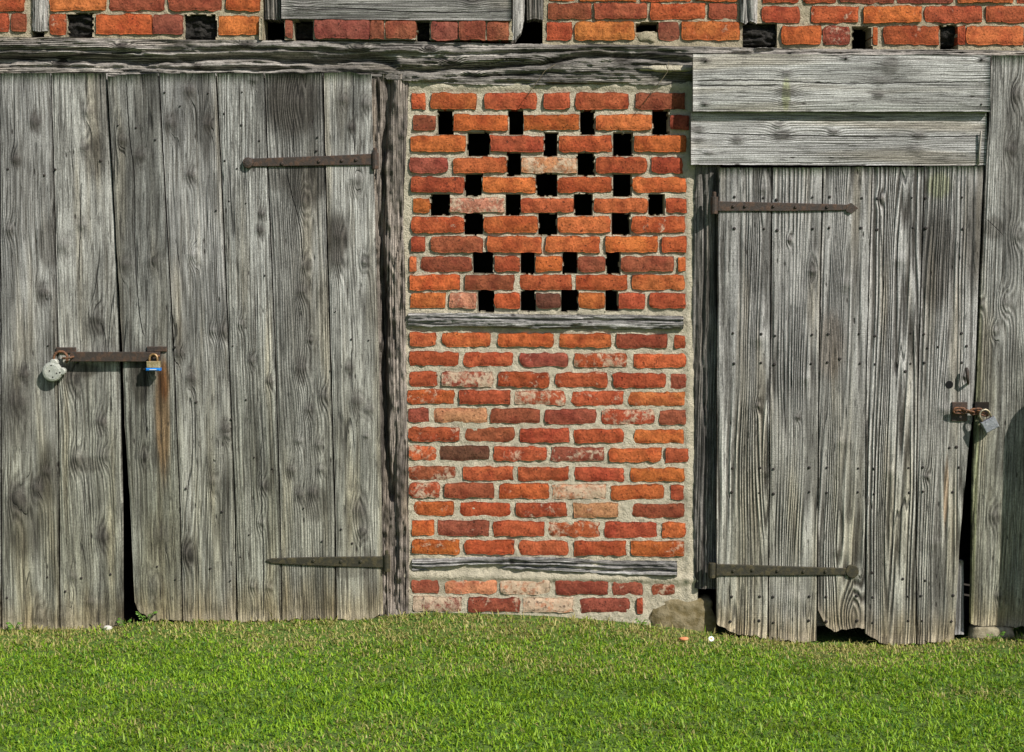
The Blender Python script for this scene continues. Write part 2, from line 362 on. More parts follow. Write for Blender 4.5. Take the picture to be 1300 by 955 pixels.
def build_ground():
    n = NT('lawn_soil'); tc = n.node('ShaderNodeTexCoord'); p = tc.outputs['Object']; a = n.noise(p, 2.2, 5, .6); b = n.noise(p, 60, 4, .65)
    col = n.mix(n.mapr(b, .35, .65), (.075, .14, .014), (.11, .19, .022)); col = n.mix(n.mapr(a, .5, .7, 0, .5), col, (.13, .13, .035))
    n.put(n.b.inputs['Base Color'], col); n.b.inputs['Roughness'].default_value = .95; n.bump(b, .02)
    def ax(lo, hi, fine, l, h):
        a = list(np.arange(lo, hi + 1e-6, fine)); s = fine; x = hi
        while x < h: s *= 1.5; x += s; a.append(min(x, h))
        s = fine; x = lo
        while x > l: s *= 1.5; x -= s; a.insert(0, max(x, l))
        return np.array(a)
    xs = ax(-3, 3, .06, -150, 150); ys = ax(-2.6, .3, .06, -150, 60)
    xx, yy = np.meshgrid(xs, ys, indexing='ij'); zz = ground_z(xx, yy); zz = np.where(yy > .02, np.minimum(zz, -.03), zz)
    V = np.stack([xx, yy, zz], -1).reshape(-1, 3); i = np.arange(len(V)).reshape(len(xs), len(ys))
    q = np.stack([i[:-1, :-1], i[1:, :-1], i[1:, 1:], i[:-1, 1:]], -1).reshape(-1, 4)
    o = mk('ground', V, q, n.m, None, True, origin=np.zeros(3)); o['kind'] = 'structure'
build_ground()

def build_grass(N=270000):
    r = np.random.default_rng(4)
    x = r.uniform(-2.95, 2.95, N); y = -r.uniform(.0, 1, N) ** 1.0 * 2.35
    # tufts: pull blades towards clump centres
    cl = vn(x * 22, y * 22, 2); keep = r.random(N) < (.35 + .75 * cl); 
    wallk = np.exp(-np.clip(-y - .04, 0, 5) / .17)
    dry = np.clip(wallk * 2.2 * (.4 + 1.2 * vn(x * 3.1, y * 0 + 2, 8)), 0, 1) + .55 * np.clip(vn(x * 2.2, y * 5, 9) - .62, 0, 1) * 2
    keep &= ~((dry > .5) & (r.random(N) < .15)); keep &= y < -.045
    x, y, cl, dry, wallk = x[keep], y[keep], cl[keep], dry[keep], wallk[keep]; n = len(x)
    z = ground_z(x, y)
    L = (.010 + .019 * r.random(n) ** 1.3) * (.75 + .6 * cl) * (1 - .2 * np.clip(dry, 0, 1)) * (1 + .7 * np.exp(-np.clip(-y - .05, 0, 5) / .05)); L = np.where(r.random(n) < .012, L * 1.8, L)
    wdt = .0012 + .0019 * r.random(n); an = r.uniform(0, 2 * np.pi, n); ln = r.uniform(.3, 1.45, n) ; az = an + np.pi / 2 + r.normal(0, .5, n)
    dx, dy = np.cos(an) * wdt, np.sin(an) * wdt; bx, by = np.cos(az), np.sin(az)
    def pt(f, s, wf): # along the blade
        o = L * f; hx = o * np.sin(ln * s); hz = o * np.cos(ln * s)
        return x + bx * hx + dx * wf, y + by * hx + dy * wf, z + hz
    A = np.stack(pt(0, 1, -1), -1); B = np.stack(pt(0, 1, 1), -1); C = np.stack(pt(.55, .7, -.85), -1); D = np.stack(pt(.55, .7, .85), -1); E = np.stack(pt(1, 1.1, 0), -1)
    V = np.stack([A, B, C, D, E], 1).reshape(-1, 3); b = np.arange(n) * 5
    tri = np.stack([b, b + 1, b + 3, b, b + 3, b + 2, b + 2, b + 3, b + 4], 1).reshape(-1, 3)
    me = bpy.data.meshes.new('grass'); me.vertices.add(len(V)); me.vertices.foreach_set('co', V.ravel())
    me.loops.add(tri.size); me.loops.foreach_set('vertex_index', tri.ravel().astype(np.int32))
    me.polygons.add(len(tri)); me.polygons.foreach_set('loop_start', np.arange(0, tri.size, 3, dtype=np.int32)); me.polygons.foreach_set('loop_total', np.full(len(tri), 3, np.int32))
    g1 = np.array([.20, .35, .016]); g2 = np.array([.31, .46, .03]); g3 = np.array([.075, .19, .014]); st = np.array([.47, .42, .15])
    k = r.random(n)[:, None]; big = vn(x * 4, y * 5, 31)[:, None]
    col = g1 * (1 - k) + g2 * k; col = np.where(r.random(n)[:, None] < .25, g3, col); col = col * (.78 + .45 * big)
    dd = (r.random(n) < np.clip(dry, .03, .8))[:, None]; col = np.where(dd, st * (.6 + .6 * r.random(n)[:, None]), col)
    c5 = np.repeat(np.hstack([col, np.ones((n, 1))]), 5, 0)
    at = me.color_attributes.new('tint', 'FLOAT_COLOR', 'POINT'); at.data.foreach_set('color', c5.astype(np.float32).ravel())
    me.update(calc_edges=True)
    m = NT('grass_blade'); a = m.node('ShaderNodeAttribute', attribute_name='tint'); m.put(m.b.inputs['Base Color'], a.outputs['Color'])
    m.b.inputs['Roughness'].default_value = .5; m.b.inputs['Specular IOR Level'].default_value = .3
    tr = m.node('ShaderNodeBsdfTranslucent'); m.put(tr.inputs[0], a.outputs['Color']); mx = m.node('ShaderNodeMixShader'); mx.inputs[0].default_value = .35
    m.t.links.new(m.b.outputs[0], mx.inputs[1]); m.t.links.new(tr.outputs[0], mx.inputs[2]); m.t.links.new(mx.outputs[0], m.t.nodes['Material Output'].inputs[0])
    me.materials.append(m.m)
    o = new_obj('grass', me, np.zeros(3), None)
    tag(o, 'short green mown lawn grass, straw-coloured along the foot of the wall', 'grass', kind='stuff')
    # clover and plantain leaves among the blades
    nn = 5200; x = r.uniform(-2.9, 2.9, nn); y = -r.uniform(.08, 2.3, nn); z = ground_z(x, y) + r.uniform(.010, .026, nn)
    V = []; F = []; CC = []
    for i in range(nn):
        a0 = r.uniform(0, 6.28); rr = r.uniform(.004, .0085); g = np.array([.15, .30, .025]) * r.uniform(.7, 1.5)
        for k3 in range(3):
            a = a0 + k3 * 2.09; c = np.array([math.cos(a), math.sin(a)]); s = np.array([-c[1], c[0]]); b0 = len(V); up = r.uniform(.0, .5)
            for (f, sd) in ((0, 0), (.55, .5), (1., .42), (1.05, 0), (1., -.42), (.55, -.5)):
                q = c * f * rr + s * sd * rr; V.append((x[i] + q[0], y[i] + q[1], z[i] + up * f * rr))
            F.append([b0 + j for j in range(6)]); CC += [tuple(g) + (1,)] * 6
    o = mk('clover', V, F, m.m, None, False, origin=np.zeros(3)); at = o.data.color_attributes.new('tint', 'FLOAT_COLOR', 'POINT'); at.data.foreach_set('color', np.array(CC, np.float32).ravel())
    tag(o, 'small clover leaves scattered through the mown lawn', 'clover', kind='stuff')
build_grass()

# ------------------------------------------------------------------ barn interior behind the front wall
def build_interior():
    x0, x1, y0, y1, z0, z1 = -2.85, 2.85, .095, 3.2, -.02, 2.95
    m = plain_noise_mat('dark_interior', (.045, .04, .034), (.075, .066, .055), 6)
    b = MB()
    V = [(x, y, z) for z in (z0, z1) for y in (y0, y1) for x in (x0, x1)]
    b.add(V, [(2, 3, 7, 6), (0, 2, 6, 4), (1, 5, 7, 3), (4, 6, 7, 5), (0, 1, 3, 2)])
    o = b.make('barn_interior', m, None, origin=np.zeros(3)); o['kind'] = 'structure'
build_interior()

# ------------------------------------------------------------------ rugged timbers
def grooves(lst, vertical):
    fs = [(poly([(p[1], p[0]) for p in pl]) if vertical else poly(pl), w, d, min(p[1 if vertical else 0] for p in pl), max(p[1 if vertical else 0] for p in pl)) for (pl, w, d) in lst]
    def f(px, py):
        r = 0 * px
        a, b = (py, px) if vertical else (px, py)
        for (fn, w, d, lo, hi) in fs:
            ww = w * (.55 + .9 * vn(a / 26., a * 0 + w, 3)); jit = (fbm(a / 30., a * 0 + 4.4, int(w * 10), 3) - .5) * w * 1.6
            e = np.exp(-((b - fn(a) - jit) / ww) ** 2) * d * np.clip((a - lo) / 12 + .2, 0, 1) * np.clip((hi - a) / 12 + .2, 0, 1)
            r = np.maximum(r, e)
        return r
    return f
def timber(name, pxy, length_px, width_px, Y, thick, mat, parent=None, seed=0, amp=.012, gr=(), vertical=True, res=1.3, rnd=.012, fiber=1.0, lumps=1.0, crumb=.25):
    ns = max(8, int(length_px / (res * 2))); nt = max(6, int(width_px / res)); g = grooves(gr, vertical)
    def disp(px, py, X, Z):
        a, b = (Z, X) if vertical else (X, Z)             # a along, b across
        wv = (fbm(a * 2.3, b * 3, seed + 2, 3) - .5) * .05
        n1 = fbm((b + wv) * 38, a * 2.6, seed, 4); n2 = fbm((b + wv) * 120, a * 7, seed + 40, 3); n0 = fbm(b * 7, a * 4.5, seed + 9, 3)
        c = np.abs(fbm((b + wv) * 26, a * 1.6, seed + 77, 3) - .5); ck = np.exp(-(c / .022) ** 2)
        return amp * (2.2 * (.62 - n1) + .7 * (.5 - n2) * fiber + 1.1 * (.5 - n0) * lumps + crumb * 2.4 * (.5 - fbm(b * 70, a * 30, seed + 60, 4)) + 1.1 * ck * np.clip(fbm(b * 9, a * 3, seed + 5, 2) * 3 - 1, 0, 1)) + g(px, py)
    return slab(name, pxy, np.linspace(0, 1, ns), np.linspace(0, 1, nt), Y, thick, mat, parent, edge=.006, wav=.002, seed=seed, disp=disp, rnd=rnd, cup=0)

OAK = wood_mat('weathered_oak_beam', 'X', 21, light=(.44, .41, .36), dark=(.04, .034, .028), F=95, ringc=.25, crack=.8, blotch=.75, bump=.005, warp=5)
OAK_V = wood_mat('weathered_oak_post', 'Z', 22, light=(.36, .315, .265), dark=(.03, .024, .019), F=95, ringc=.2, crack=.8, blotch=.8, bump=.006, warp=5)
OAK_D = wood_mat('dark_oak_jamb', 'Z', 23, light=(.27, .255, .23), dark=(.03, .027, .023), F=80, ringc=.35, crack=.9, blotch=.7, bump=.006)
OAK_G = wood_mat('grey_oak_rail', 'X', 24, light=(.42, .41, .385), dark=(.05, .047, .042), F=130, ringc=.25, crack=.8, blotch=.6, bump=.005)
STUD = wood_mat('pale_split_stud', 'Z', 25, light=(.50, .485, .45), dark=(.06, .055, .048), F=110, ringc=.25, crack=1., blotch=.6, bump=.006)

# long horizontal beam over the doors
o = timber('timber_beam', horz_pxy([(-200, 47), (0, 46), (120, 47), (260, 50), (400, 50), (500, 51), (640, 54), (760, 55), (870, 58), (1000, 60), (1300, 63), (1500, 65)],
           [(-200, 97), (0, 97), (470, 98), (500, 101), (560, 105), (640, 109), (720, 107), (830, 108), (890, 104), (1300, 104), (1500, 104)], -190, 1490), 1680, 52, -.022, .11, OAK, None, 31, .017,
           gr=[([(-190, 74), (0, 76), (100, 72), (180, 79), (260, 74), (320, 70), (400, 79), (470, 74), (505, 82)], 5.2, .055),
               ([(-190, 60), (60, 63), (200, 66), (330, 62), (470, 66)], 2.4, .022), ([(-190, 86), (100, 84), (230, 87), (420, 87)], 1.8, .020),
               ([(500, 88), (560, 86), (630, 84), (690, 80), (740, 70), (800, 71), (880, 78)], 2.8, .042), ([(560, 70), (650, 67), (760, 62), (860, 66)], 1.8, .018), ([(600, 96), (700, 92), (800, 95)], 1.6, .016)],
           vertical=False, rnd=.014, crumb=.5, fiber=1.6)
tag(o, 'long gnarled grey oak beam with deep cracks above the doors', 'beam')
kk = []
for t in '155,58,5 312,56,5 75,80,5 572,78,6 600,94,5 545,62,4 706,78,7 790,74,7 455,60,5 250,83,4'.split():
    a = list(map(float, t.split(','))); X, Z = P(a[0], a[1], -.02); kk.append((Z - WO[o.name][2], X - WO[o.name][0], a[2] / 300., 3.0, .85, 1.2))
o.data.materials[0] = wood_mat('weathered_oak_beam', 'X', 21, light=(.47, .44, .39), dark=(.04, .034, .028), F=110, ringc=.34, crack=1., blotch=.75, bump=.007, warp=5, knots=kk)


# left-hand jamb beside the brick panel
o = timber('door_post', vert_pxy([(60, 462), (800, 478)], [(90, 519), (150, 517), (215, 514), (240, 512), (300, 512), (350, 514), (420, 515), (500, 516), (600, 518), (700, 519), (800, 518)], 94, [(0, 800), (.5, 796), (1, 788)]), 700, 46, -.016, .1, OAK_V, None, 53, .016,
           gr=[([(494, 95), (489, 150), (486, 205), (484, 260), (485, 330), (488, 400), (486, 470), (490, 560), (497, 640)], 4.0, .06), ([(504, 540), (500, 620), (504, 700), (500, 770)], 1.8, .02), ([(506, 250), (509, 330), (506, 420)], 1.3, .012),
               ([(478, 100), (481, 180), (479, 260)], 2.0, .02)], lumps=1.8, crumb=.75)
tag(o, 'knotty dark door post with bark-like surface left of the brick panel', 'post')
# right-hand jamb
o = timber('door_post', vert_pxy([(150, 884), (210, 884), (300, 881), (380, 880), (450, 881), (600, 881), (748, 882)], [(150, 915), (748, 915)], 150, 748), 598, 34, -.012, .1, OAK_D, None, 61, .010,
           gr=[([(893, 215), (895, 330), (892, 450), (896, 560), (893, 740)], 1.4, .018)])
tag(o, 'blackened oak door post right of the brick panel', 'post')
# stud hidden behind board ends, sill block and end posts
for (xa, xb, lb, nm) in ((-192, -152, 'oak corner post at the end of the wide double door', 1), (1452, 1492, 'oak corner post beyond the plain boards beside the narrow door', 2)):
    o = timber('corner_post', vert_pxy([(40, xa), (830, xa)], [(40, xb), (830, xb)], 99, 815), 716, 40, -.02, .11, OAK_V, None, 70 + nm, .010, res=2.5); tag(o, lb, 'post')

# ------------------------------------------------------------------ bricks
TONE = {'o': (.50, .128, .040), 'r': (.41, .092, .036), 'm': (.29, .078, .043), 'd': (.13, .05, .034), 'p': (.52, .23, .125), 'y': (.54, .165, .048), 's': (.27, .080, .052)}
rng = random.Random(11)
def brick(parent, x0, x1, y0, y1, tone, smear=0, Y=0.0, depth=.1, rough=1.0):
    seed = rng.randrange(1 << 20)
    ln = abs(x1 - x0); nx = max(4, int(ln / 4.5)); nz = 5
    ed = min(.14, 1.6 / ln); S = np.concatenate([[0, ed], np.linspace(ed + .06, 1 - ed - .06, nx), [1 - ed, 1]]); S = np.clip(np.sort(S), 0, 1); T = np.array([0, .07, .3, .5, .7, .93, 1])
    s2, t2 = np.meshgrid(S, T, indexing='ij'); Yb = Y + rng.uniform(-.004, .003)
    sl = rng.uniform(-.5, .5)
    px = x0 + s2 * (x1 - x0); py = y0 + t2 * (y1 - y0) + sl * (s2 - .5) * 2
    ex = (fbm(t2 * 5 + 5, s2 * 2, seed, 2) - .5) * 3.0 * rough * min(1, ln / 40); ez = (fbm(s2 * ln / 8., t2 * 1.1, seed + 3, 3) - .5) * 3.6 * rough
    # worn corners
    cr = np.clip(1 - np.minimum(s2, 1 - s2) * ln / 5.0, 0, 1) * np.clip(1 - np.minimum(t2, 1 - t2) * 18 / 5.0, 0, 1) * rng.uniform(.1, 1.0) * min(1, ln / 40)
    px = px + ex * (np.abs(2 * s2 - 1) ** 4) - np.sign(s2 - .5) * cr; py = py + ez * (np.abs(2 * t2 - 1) ** 2) - np.sign(t2 - .5) * cr
    X, Z = P(px, py, Y)
    y = Yb + (fbm(s2 * ln / 9., t2 * 2.2, seed + 8, 3) - .5) * .010 * rough + rng.uniform(-.003, .003) * (s2 - .5)
    rim = np.zeros_like(y); rim[0] = rim[-1] = .0035; rim[:, 0] = rim[:, -1] = .0035; y = y + rim + cr * .003
    V = np.stack([X, y, Z], -1).reshape(-1, 3); ns, nt = len(S), len(T); idx = np.arange(ns * nt).reshape(ns, nt)
    F = np.stack([idx[:-1, :-1], idx[:-1, 1:], idx[1:, 1:], idx[1:, :-1]], -1).reshape(-1, 4).tolist(); nf = len(F)
    per = list(idx[0, :]) + list(idx[1:, -1]) + list(idx[-1, -2::-1]) + list(idx[-2:0:-1, 0]); bk = V[per].copy(); bk[:, 1] = Y + depth; b = len(V); m = len(per)
    for i in range(m): j = (i + 1) % m; F.append((per[i], b + i, b + j, per[j])[::-1])
    o = mk('brick', np.vstack([V, bk]), F, BRICK, parent, smooth=nf)
    c = TONE[tone]; k = rng.uniform(.86, 1.14); o.color = (c[0] * k, c[1] * k * rng.uniform(.9, 1.12), c[2] * k * rng.uniform(.85, 1.15), smear)
    return o
def mortar(parent, name, px0, px1, py0, py1, Y, mat, holes=(), res=1.6, depth=.1, amp=.0048, yfun=None, bricks=()):
    """one sheet of mortar with real openings; the rims of the openings run back through the wall"""
    nx = int((px1 - px0) / res); ny = int((py1 - py0) / res)
    gx_ = np.linspace(px0, px1, nx + 1); gy_ = np.linspace(py0, py1, ny + 1); xx, yy = np.meshgrid(gx_, gy_, indexing='ij')
    X, Z = P(xx, yy, Y); y = Y + (fbm(X * 42, Z * 42, 3, 4) - .5) * 2 * amp + (fbm(X * 9, Z * 9, 6, 2) - .5) * amp
    if yfun is not None: y = y + yfun(xx, yy)
    V = np.stack([X, y, Z], -1).reshape(-1, 3); idx = np.arange(len(V)).reshape(nx + 1, ny + 1)
    keep = np.ones((nx, ny), bool); cx = (gx_[:-1] + gx_[1:]) / 2; cy = (gy_[:-1] + gy_[1:]) / 2; ccx, ccy = np.meshgrid(cx, cy, indexing='ij')
    wx = (vn(ccy / 4., ccx / 9., 12) - .5) * 2.2; wy = (vn(ccx / 4., ccy / 9., 14) - .5) * 2.2
    for (a, b, c, d) in holes: keep &= ~((ccx + wx > a) & (ccx + wx < b) & (ccy + wy > c) & (ccy + wy < d))
    q = np.stack([idx[:-1, :-1], idx[:-1, 1:], idx[1:, 1:], idx[1:, :-1]], -1)[keep]
    F = q.tolist(); nf = len(F)
    ed = {}
    for f in F:
        for i in range(4):
            e = (f[i], f[(i + 1) % 4]); ed[e] = 1
    bd = [e for e in ed if (e[1], e[0]) not in ed]; bi = {}; extra = []
    for e in bd:
        for k in e:
            if k not in bi: bi[k] = len(V) + len(extra); p = V[k].copy(); p[1] = Y + depth; extra.append(p)
    for (a, b) in bd: F.append((a, bi[a], bi[b], b)[::-1])
    return mk(name, np.vstack([V, np.array(extra)]) if extra else V, F, mat, parent, smooth=nf)

# -- centre panel
panel = thing('brick_infill', 'tall orange brick panel with a lattice of square holes between the two doors', 'brick wall', (0.12, 0, 0.02))
up = """80 140 65-117o1 137-303o1 333-527r0 551-648r2 670-863r0 889-1070m0
160 218 70-155m1 220-420o1 478-683o0 743-950y0 1015-1085m0
238 297 63-265o0 355-552r0 608-803o0 883-1075o2
317 375 57-200m1 218-416o0 468-672p7 742-932r0 948-1062r1
390 447 63-258r1 327-522o0 603-803r0 878-1075o3
467 520 72-132o1 206-408p6 467-662r1 735-935o0 1000-1077r1
535 595 65-257r3 330-530o1 602-798o0 873-1073r3
608 667 63-116r1 135-328m0 343-544o0 558-758o1 777-970o1 986-1075r1
682 738 58-83o1 100-288m1 370-465r0 520-620o0 677-778m1 835-1030m2 1045-1073o1
750 805 57-243o0 262-443m1 465-655r0 671-858r0 876-1070o1
816 873 62-190o1 205-305p4 370-465r1 523-613d1 680-776o1 828-925r3 940-1073r0""".split('\n')
for ln in up:
    w = ln.split(); y0, y1 = float(w[0]), float(w[1])
    for t in w[2:]:
        a, b = t[:-2].split('-'); brick(panel, 500 + float(a) / 2.895, 500 + float(b) / 2.895, 90 + y0 / 2.895, 90 + y1 / 2.895, t[-2], int(t[-1]) / 10)
hol = [(142, 235, '160-218 424-477 685-740 952-1014'), (225, 313, '270-352 553-604 806-880'), (298, 385, '418-467 675-740'), (377, 460, '260-325 525-601 805-876'), (452, 530, '134-204 411-465 664-733 937-997'),
       (523, 602, '260-328 533-600 801-870'), (665, 746, '290-367 467-519 622-676 780-833'), (806, 886, '307-368 467-521 615-678 778-826')]
holes = []
for (a, b, s) in hol:
    for t in s.split(): l, r = map(float, t.split('-')); holes.append((500 + l / 2.895, 500 + r / 2.895, 90 + a / 2.895, 90 + b / 2.895))
lo1 = """103 160 65-175r1 200-400o2 430-660o2 682-897o2 918-1130m1 1158-1205r2
183 240 65-270r2 288-493r1 520-720m2 743-963r6 988-1207o2
263 325 62-178r4 197-410m7 432-642r4 667-883r4 903-1125r2 1143-1210m3
340 398 57-250r4 272-480r3 500-708r7 735-950r4 970-1203y2
415 475 60-145m3 163-385p3 400-605m2 625-837m1 858-1075r6 1097-1207m1
495 553 60-272r4 295-497m3 520-725r2 743-948r2 992-1200o2
572 630 63-175r6 190-395d1 412-632r4 650-867m5 888-1105o2 1122-1215r2"""
lo2 = """5 60 63-257m5 287-493r1 512-720r2 748-950r1 977-1200o3
75 135 63-190r6 208-412m2 433-642o3 655-875p7 897-1115o1 1143-1198r2
152 210 78-248o4 275-482r1 505-713r4 742-925p4 985-1200m1
228 292 75-168o1 182-393m3 412-623r1 640-850r6 870-1087r2 1107-1205o0
308 368 72-273o4 293-498r2 518-722r2 745-960r1 978-1198o4
470 530 75-185m1 210-423p4 440-645p8 668-885m2 903-1028m4 1065-1162m5
545 605 78-280s8 307-520m4 535-740p9 768-973m4 1003-1028r3"""
for (tb, oy) in ((lo1, 390), (lo2, 590)):
    for ln in tb.split('\n'):
        w = ln.split(); y0, y1 = float(w[0]), float(w[1])
        for t in w[2:]:
            a, b = map(float, t[:-2].split('-')); dy = 11 * ((a + b) / 2 - 60) / 1150
            h1 = -12 if (y0 == 470 and a > 1060) else 0
            brick(panel, 500 + a / 3.25, 500 + b / 3.25, oy + (y0 + dy - h1) / 3.25, oy + (y1 + dy) / 3.25, t[-2], int(t[-1]) / 10, Y=.001, rough=1.1)
def my(px, py):   # pointing is raked in the lattice and nearly flush below; a rounded lime fillet under the lower rail and the top beam
    r = np.where(py < 405, .0035, .0005) + 0 * px
    r = r - .012 * np.exp(-((py - (733 + (px - 700) * .012)) / 5.5) ** 2) - .008 * np.exp(-((py - 110) / 5.) ** 2)
    r = r - .006 * np.exp(-((px - 874) / 5.) ** 2) * (py > 150)
    return r
mortar(panel, 'mortar', 512, 886, 102, 812, .008, MORTAR, holes, yfun=my)
for (tp, bt, xa, xb, sd) in (([(515, 398), (600, 398), (700, 400), (800, 400), (872, 402)], [(515, 415), (600, 416), (700, 418), (800, 419), (872, 418)], 518, 868, 81),
                              ([(520, 711), (600, 709), (700, 709), (770, 713), (862, 714)], [(520, 727), (600, 722), (680, 725), (760, 730), (862, 734)], 523, 860, 87)):
    o = timber('rail', horz_pxy(tp, bt, xa, xb), xb - xa, 18, -.020, .1, OAK_G, panel, sd, .013, vertical=False, res=.9, rnd=.012, crumb=.6, gr=[([(p[0], p[1] + 6.5) for p in tp], 1.1, .02)] + ([([(p[0], p[1] + 12) for p in tp], 2.0, .028)] if sd == 87 else []))
    o['label'] = 'thin weathered oak rail below the lattice of holes' if sd == 81 else 'cracked oak rail near the foot of the brick panel'

# -- brick courses above the beam
def up_panel(label, xs0, xs1, rows, Y=0.0, holes=(), above=True):
    o = thing('brick_infill', label, 'brick wall', ((xs0 + xs1 - 1300) / 600., 0, 2.5), 'brick panels above the beam')
    for (y0, y1, bs) in rows:
        for (a, b, tn, s) in bs: brick(o, a, b, y0, y1, tn, s, Y=Y)
    top = min(r[0] for r in rows); k = 0
    while above and top > -62:
        y1 = top - 3.2; y0 = y1 - 19.5; x = xs0 - (35 if k % 2 else 3) ; k += 1
        while x < xs1 - 5:
            a = max(x, xs0 + 1); b = min(x + 66, xs1 - 1)
            if b - a > 8: brick(o, a, b, y0, y1, rng.choice('oorrrmy'), rng.choice((.1, .2, .4)), Y=Y)
            x += 70
        top = y0
    mortar(o, 'mortar', xs0 - 4, xs1 + 4, -70 if above else 24, 66 if above else 50.5, Y + .010, MORTAR_UP, holes, res=1.9)
    return o
q = 3.714
def row(s, ox):
    r = []
    for t in s.split(): a, b = t[:-2].split('-'); r.append((ox + float(a) / q, ox + float(b) / q, t[-2], int(t[-1]) / 10))
    return r
up_panel('brick infill above the outer leaf of the wide door, left of a pale stud', -190, 37, [(-5, 14, [(-165, -100, 'r', .2), (-96, -34, 'o', .2), (-30, 31, 'r', .2)]), (17, 40, [(-185, -122, 'o', .2), (-118, -58, 'r', .2), (-54, 11, 'r', .4), (14, 33, 'm', .3)])])
up_panel('brick infill with two black joist sockets above the wide door', 60, 331, [(-6, 13.5, row('235-500y1 515-775m1 793-1042m1 1065-1225r1', 0)), (17, 44, row('232-310r4', 0)), (18, 43.5, row('453-715o2 720-862s2', 0)), (20, 44, row('1028-1220y1', 0))],
         holes=[(85, 118, 17.5, 70), (233.5, 275, 19, 70)])
up_panel('smooth dark red bricks set below the grey board above the beam', 333, 648, [(25, 48.5, row('230-265s1', 300)), (25, 49, row('367-630s0 632-697s0 703-850s0', 300)), (26, 50.5, row('918-1047s0 1049-1175s0 1183-1285s0', 300))], Y=-.026, above=False, holes=[(333, 361, 24, 70), (373, 397, 25, 70), (529, 546, 26, 70)])
up_panel('brick infill with one gap and mortar lump between two short studs', 693, 939, [(-18, 1.5, row('283-420o1 430-700o1 715-960o1 975-1172o1', 620)), (4, 24, row('283-487m1 500-750m1 765-1025r2 1040-1175m1', 620)), (27.5, 51, row('277-395r1 408-690y1 803-900s2 912-1185y2', 620))], holes=[(807, 836, 28, 41)])
up_panel('brick infill above the narrow door with a dark gap in its bottom course', 964, 1490, [(-17, 3.5, row('70-240r1 260-420r2 430-690m1 705-970m1 985-1255o1 1270-1500r2 1515-1780o2 1795-1990r1', 950)), (7.5, 28.5, row('65-245r2 300-520r3 545-820o3 835-1105r3 1122-1390r3 1405-1640o2 1655-1990r1', 950)),
         (33, 56.5, row('157-345o1 355-480m4 590-612o2 640-900r3 990-1025r2 1030-1300y1 1315-1580r2 1595-1990o2', 950))], holes=[(950, 987, 30, 70), (1082, 1107, 34, 70), (1193, 1216, 32, 70)])
# mortar lump in the gap
LUMP = P(821, 46.5, .0)
# joist ends in the sockets
jl = {101: 'charred joist end beside the pale stud above the wide door', 254: 'broad charred joist end at the right of the two-socket brick panel', 385: 'charred block beside a brick sliver under the grey board', 537: 'narrow charred block in the middle of the smooth dark bricks',
      968: 'wide charred joist end below the forked stud above the narrow door', 1204: 'small charred joist end above the narrow door boards'}
for (xa, xb, ya, yb, Y) in ((84, 119, 17, 47, .03), (232, 276, 18, 49, .03), (372, 398, 24, 49, .04), (528, 547, 25, 50, .045), (944, 988, 30, 57, .025), (1192, 1217, 31, 58, .04)):
    o = timber('joist_end', horz_pxy([(xa, ya), (xb, ya)], [(xa, yb), (xb, yb)], xa, xb), xb - xa, yb - ya, Y, .09, DARKWOOD, None, xa, .010, vertical=False, res=1.1, fiber=.3, crumb=1.6)
    k = min(jl, key=lambda z: abs(z - (xa + xb) / 2)); tag(o, jl[k], 'beam end', 'joist ends above the beam')

# -- short studs above the beam
def stud(L, R, bot, label, seed, Y=-.014, mat=STUD, gr=()):
    o = timber('timber_stud', vert_pxy(L, R, -72, bot), 120, R[0][1] - L[0][1], Y, .1, mat, None, seed, .009, gr=gr); tag(o, label, 'stud', 'short studs above the beam')
stud([(-70, 39), (45, 39)], [(-70, 60), (45, 59)], [(0, 38), (.5, 40), (1, 39)], 'pale narrow stud with ragged foot above the outer door leaf', 101)
stud([(-70, 333), (45, 333)], [(-70, 360), (45, 359)], [(0, 24), (1, 25)], 'stub of stud beside the grey board above the beam', 102, Y=-.008, mat=OAK_D)
stud([(-70, 649), (60, 648)], [(-70, 667), (20, 666), (52, 660)], [(0, 52), (.5, 50), (1, 40)], 'pale pointed split stud right of the grey board', 103, Y=-.02)
stud([(-70, 668), (60, 668)], [(-70, 692), (45, 690)], [(0, 25), (.5, 23), (1, 25)], 'short sawn-off stud beside the pale pointed stud', 104, Y=-.008, mat=OAK_D)
stud([(-70, 938), (60, 941)], [(-70, 964), (45, 962)], [(0, 27), (.3, 31), (.55, 26), (1, 30)], 'dark forked stud above the left end of the over-door boards', 105, gr=[([(951, -60), (950, 0), (951, 30)], 1.6, .03)])
# wall plate above the picture, closing the top of the wall
o = timber('wall_plate', horz_pxy([(-192, -104), (1492, -104)], [(-192, -68), (1492, -68)], -190, 1490), 1680, 40, -.02, .12, OAK, None, 120, .01, vertical=False, res=4); tag(o, 'oak wall plate along the top of the upper brickwork', 'beam')

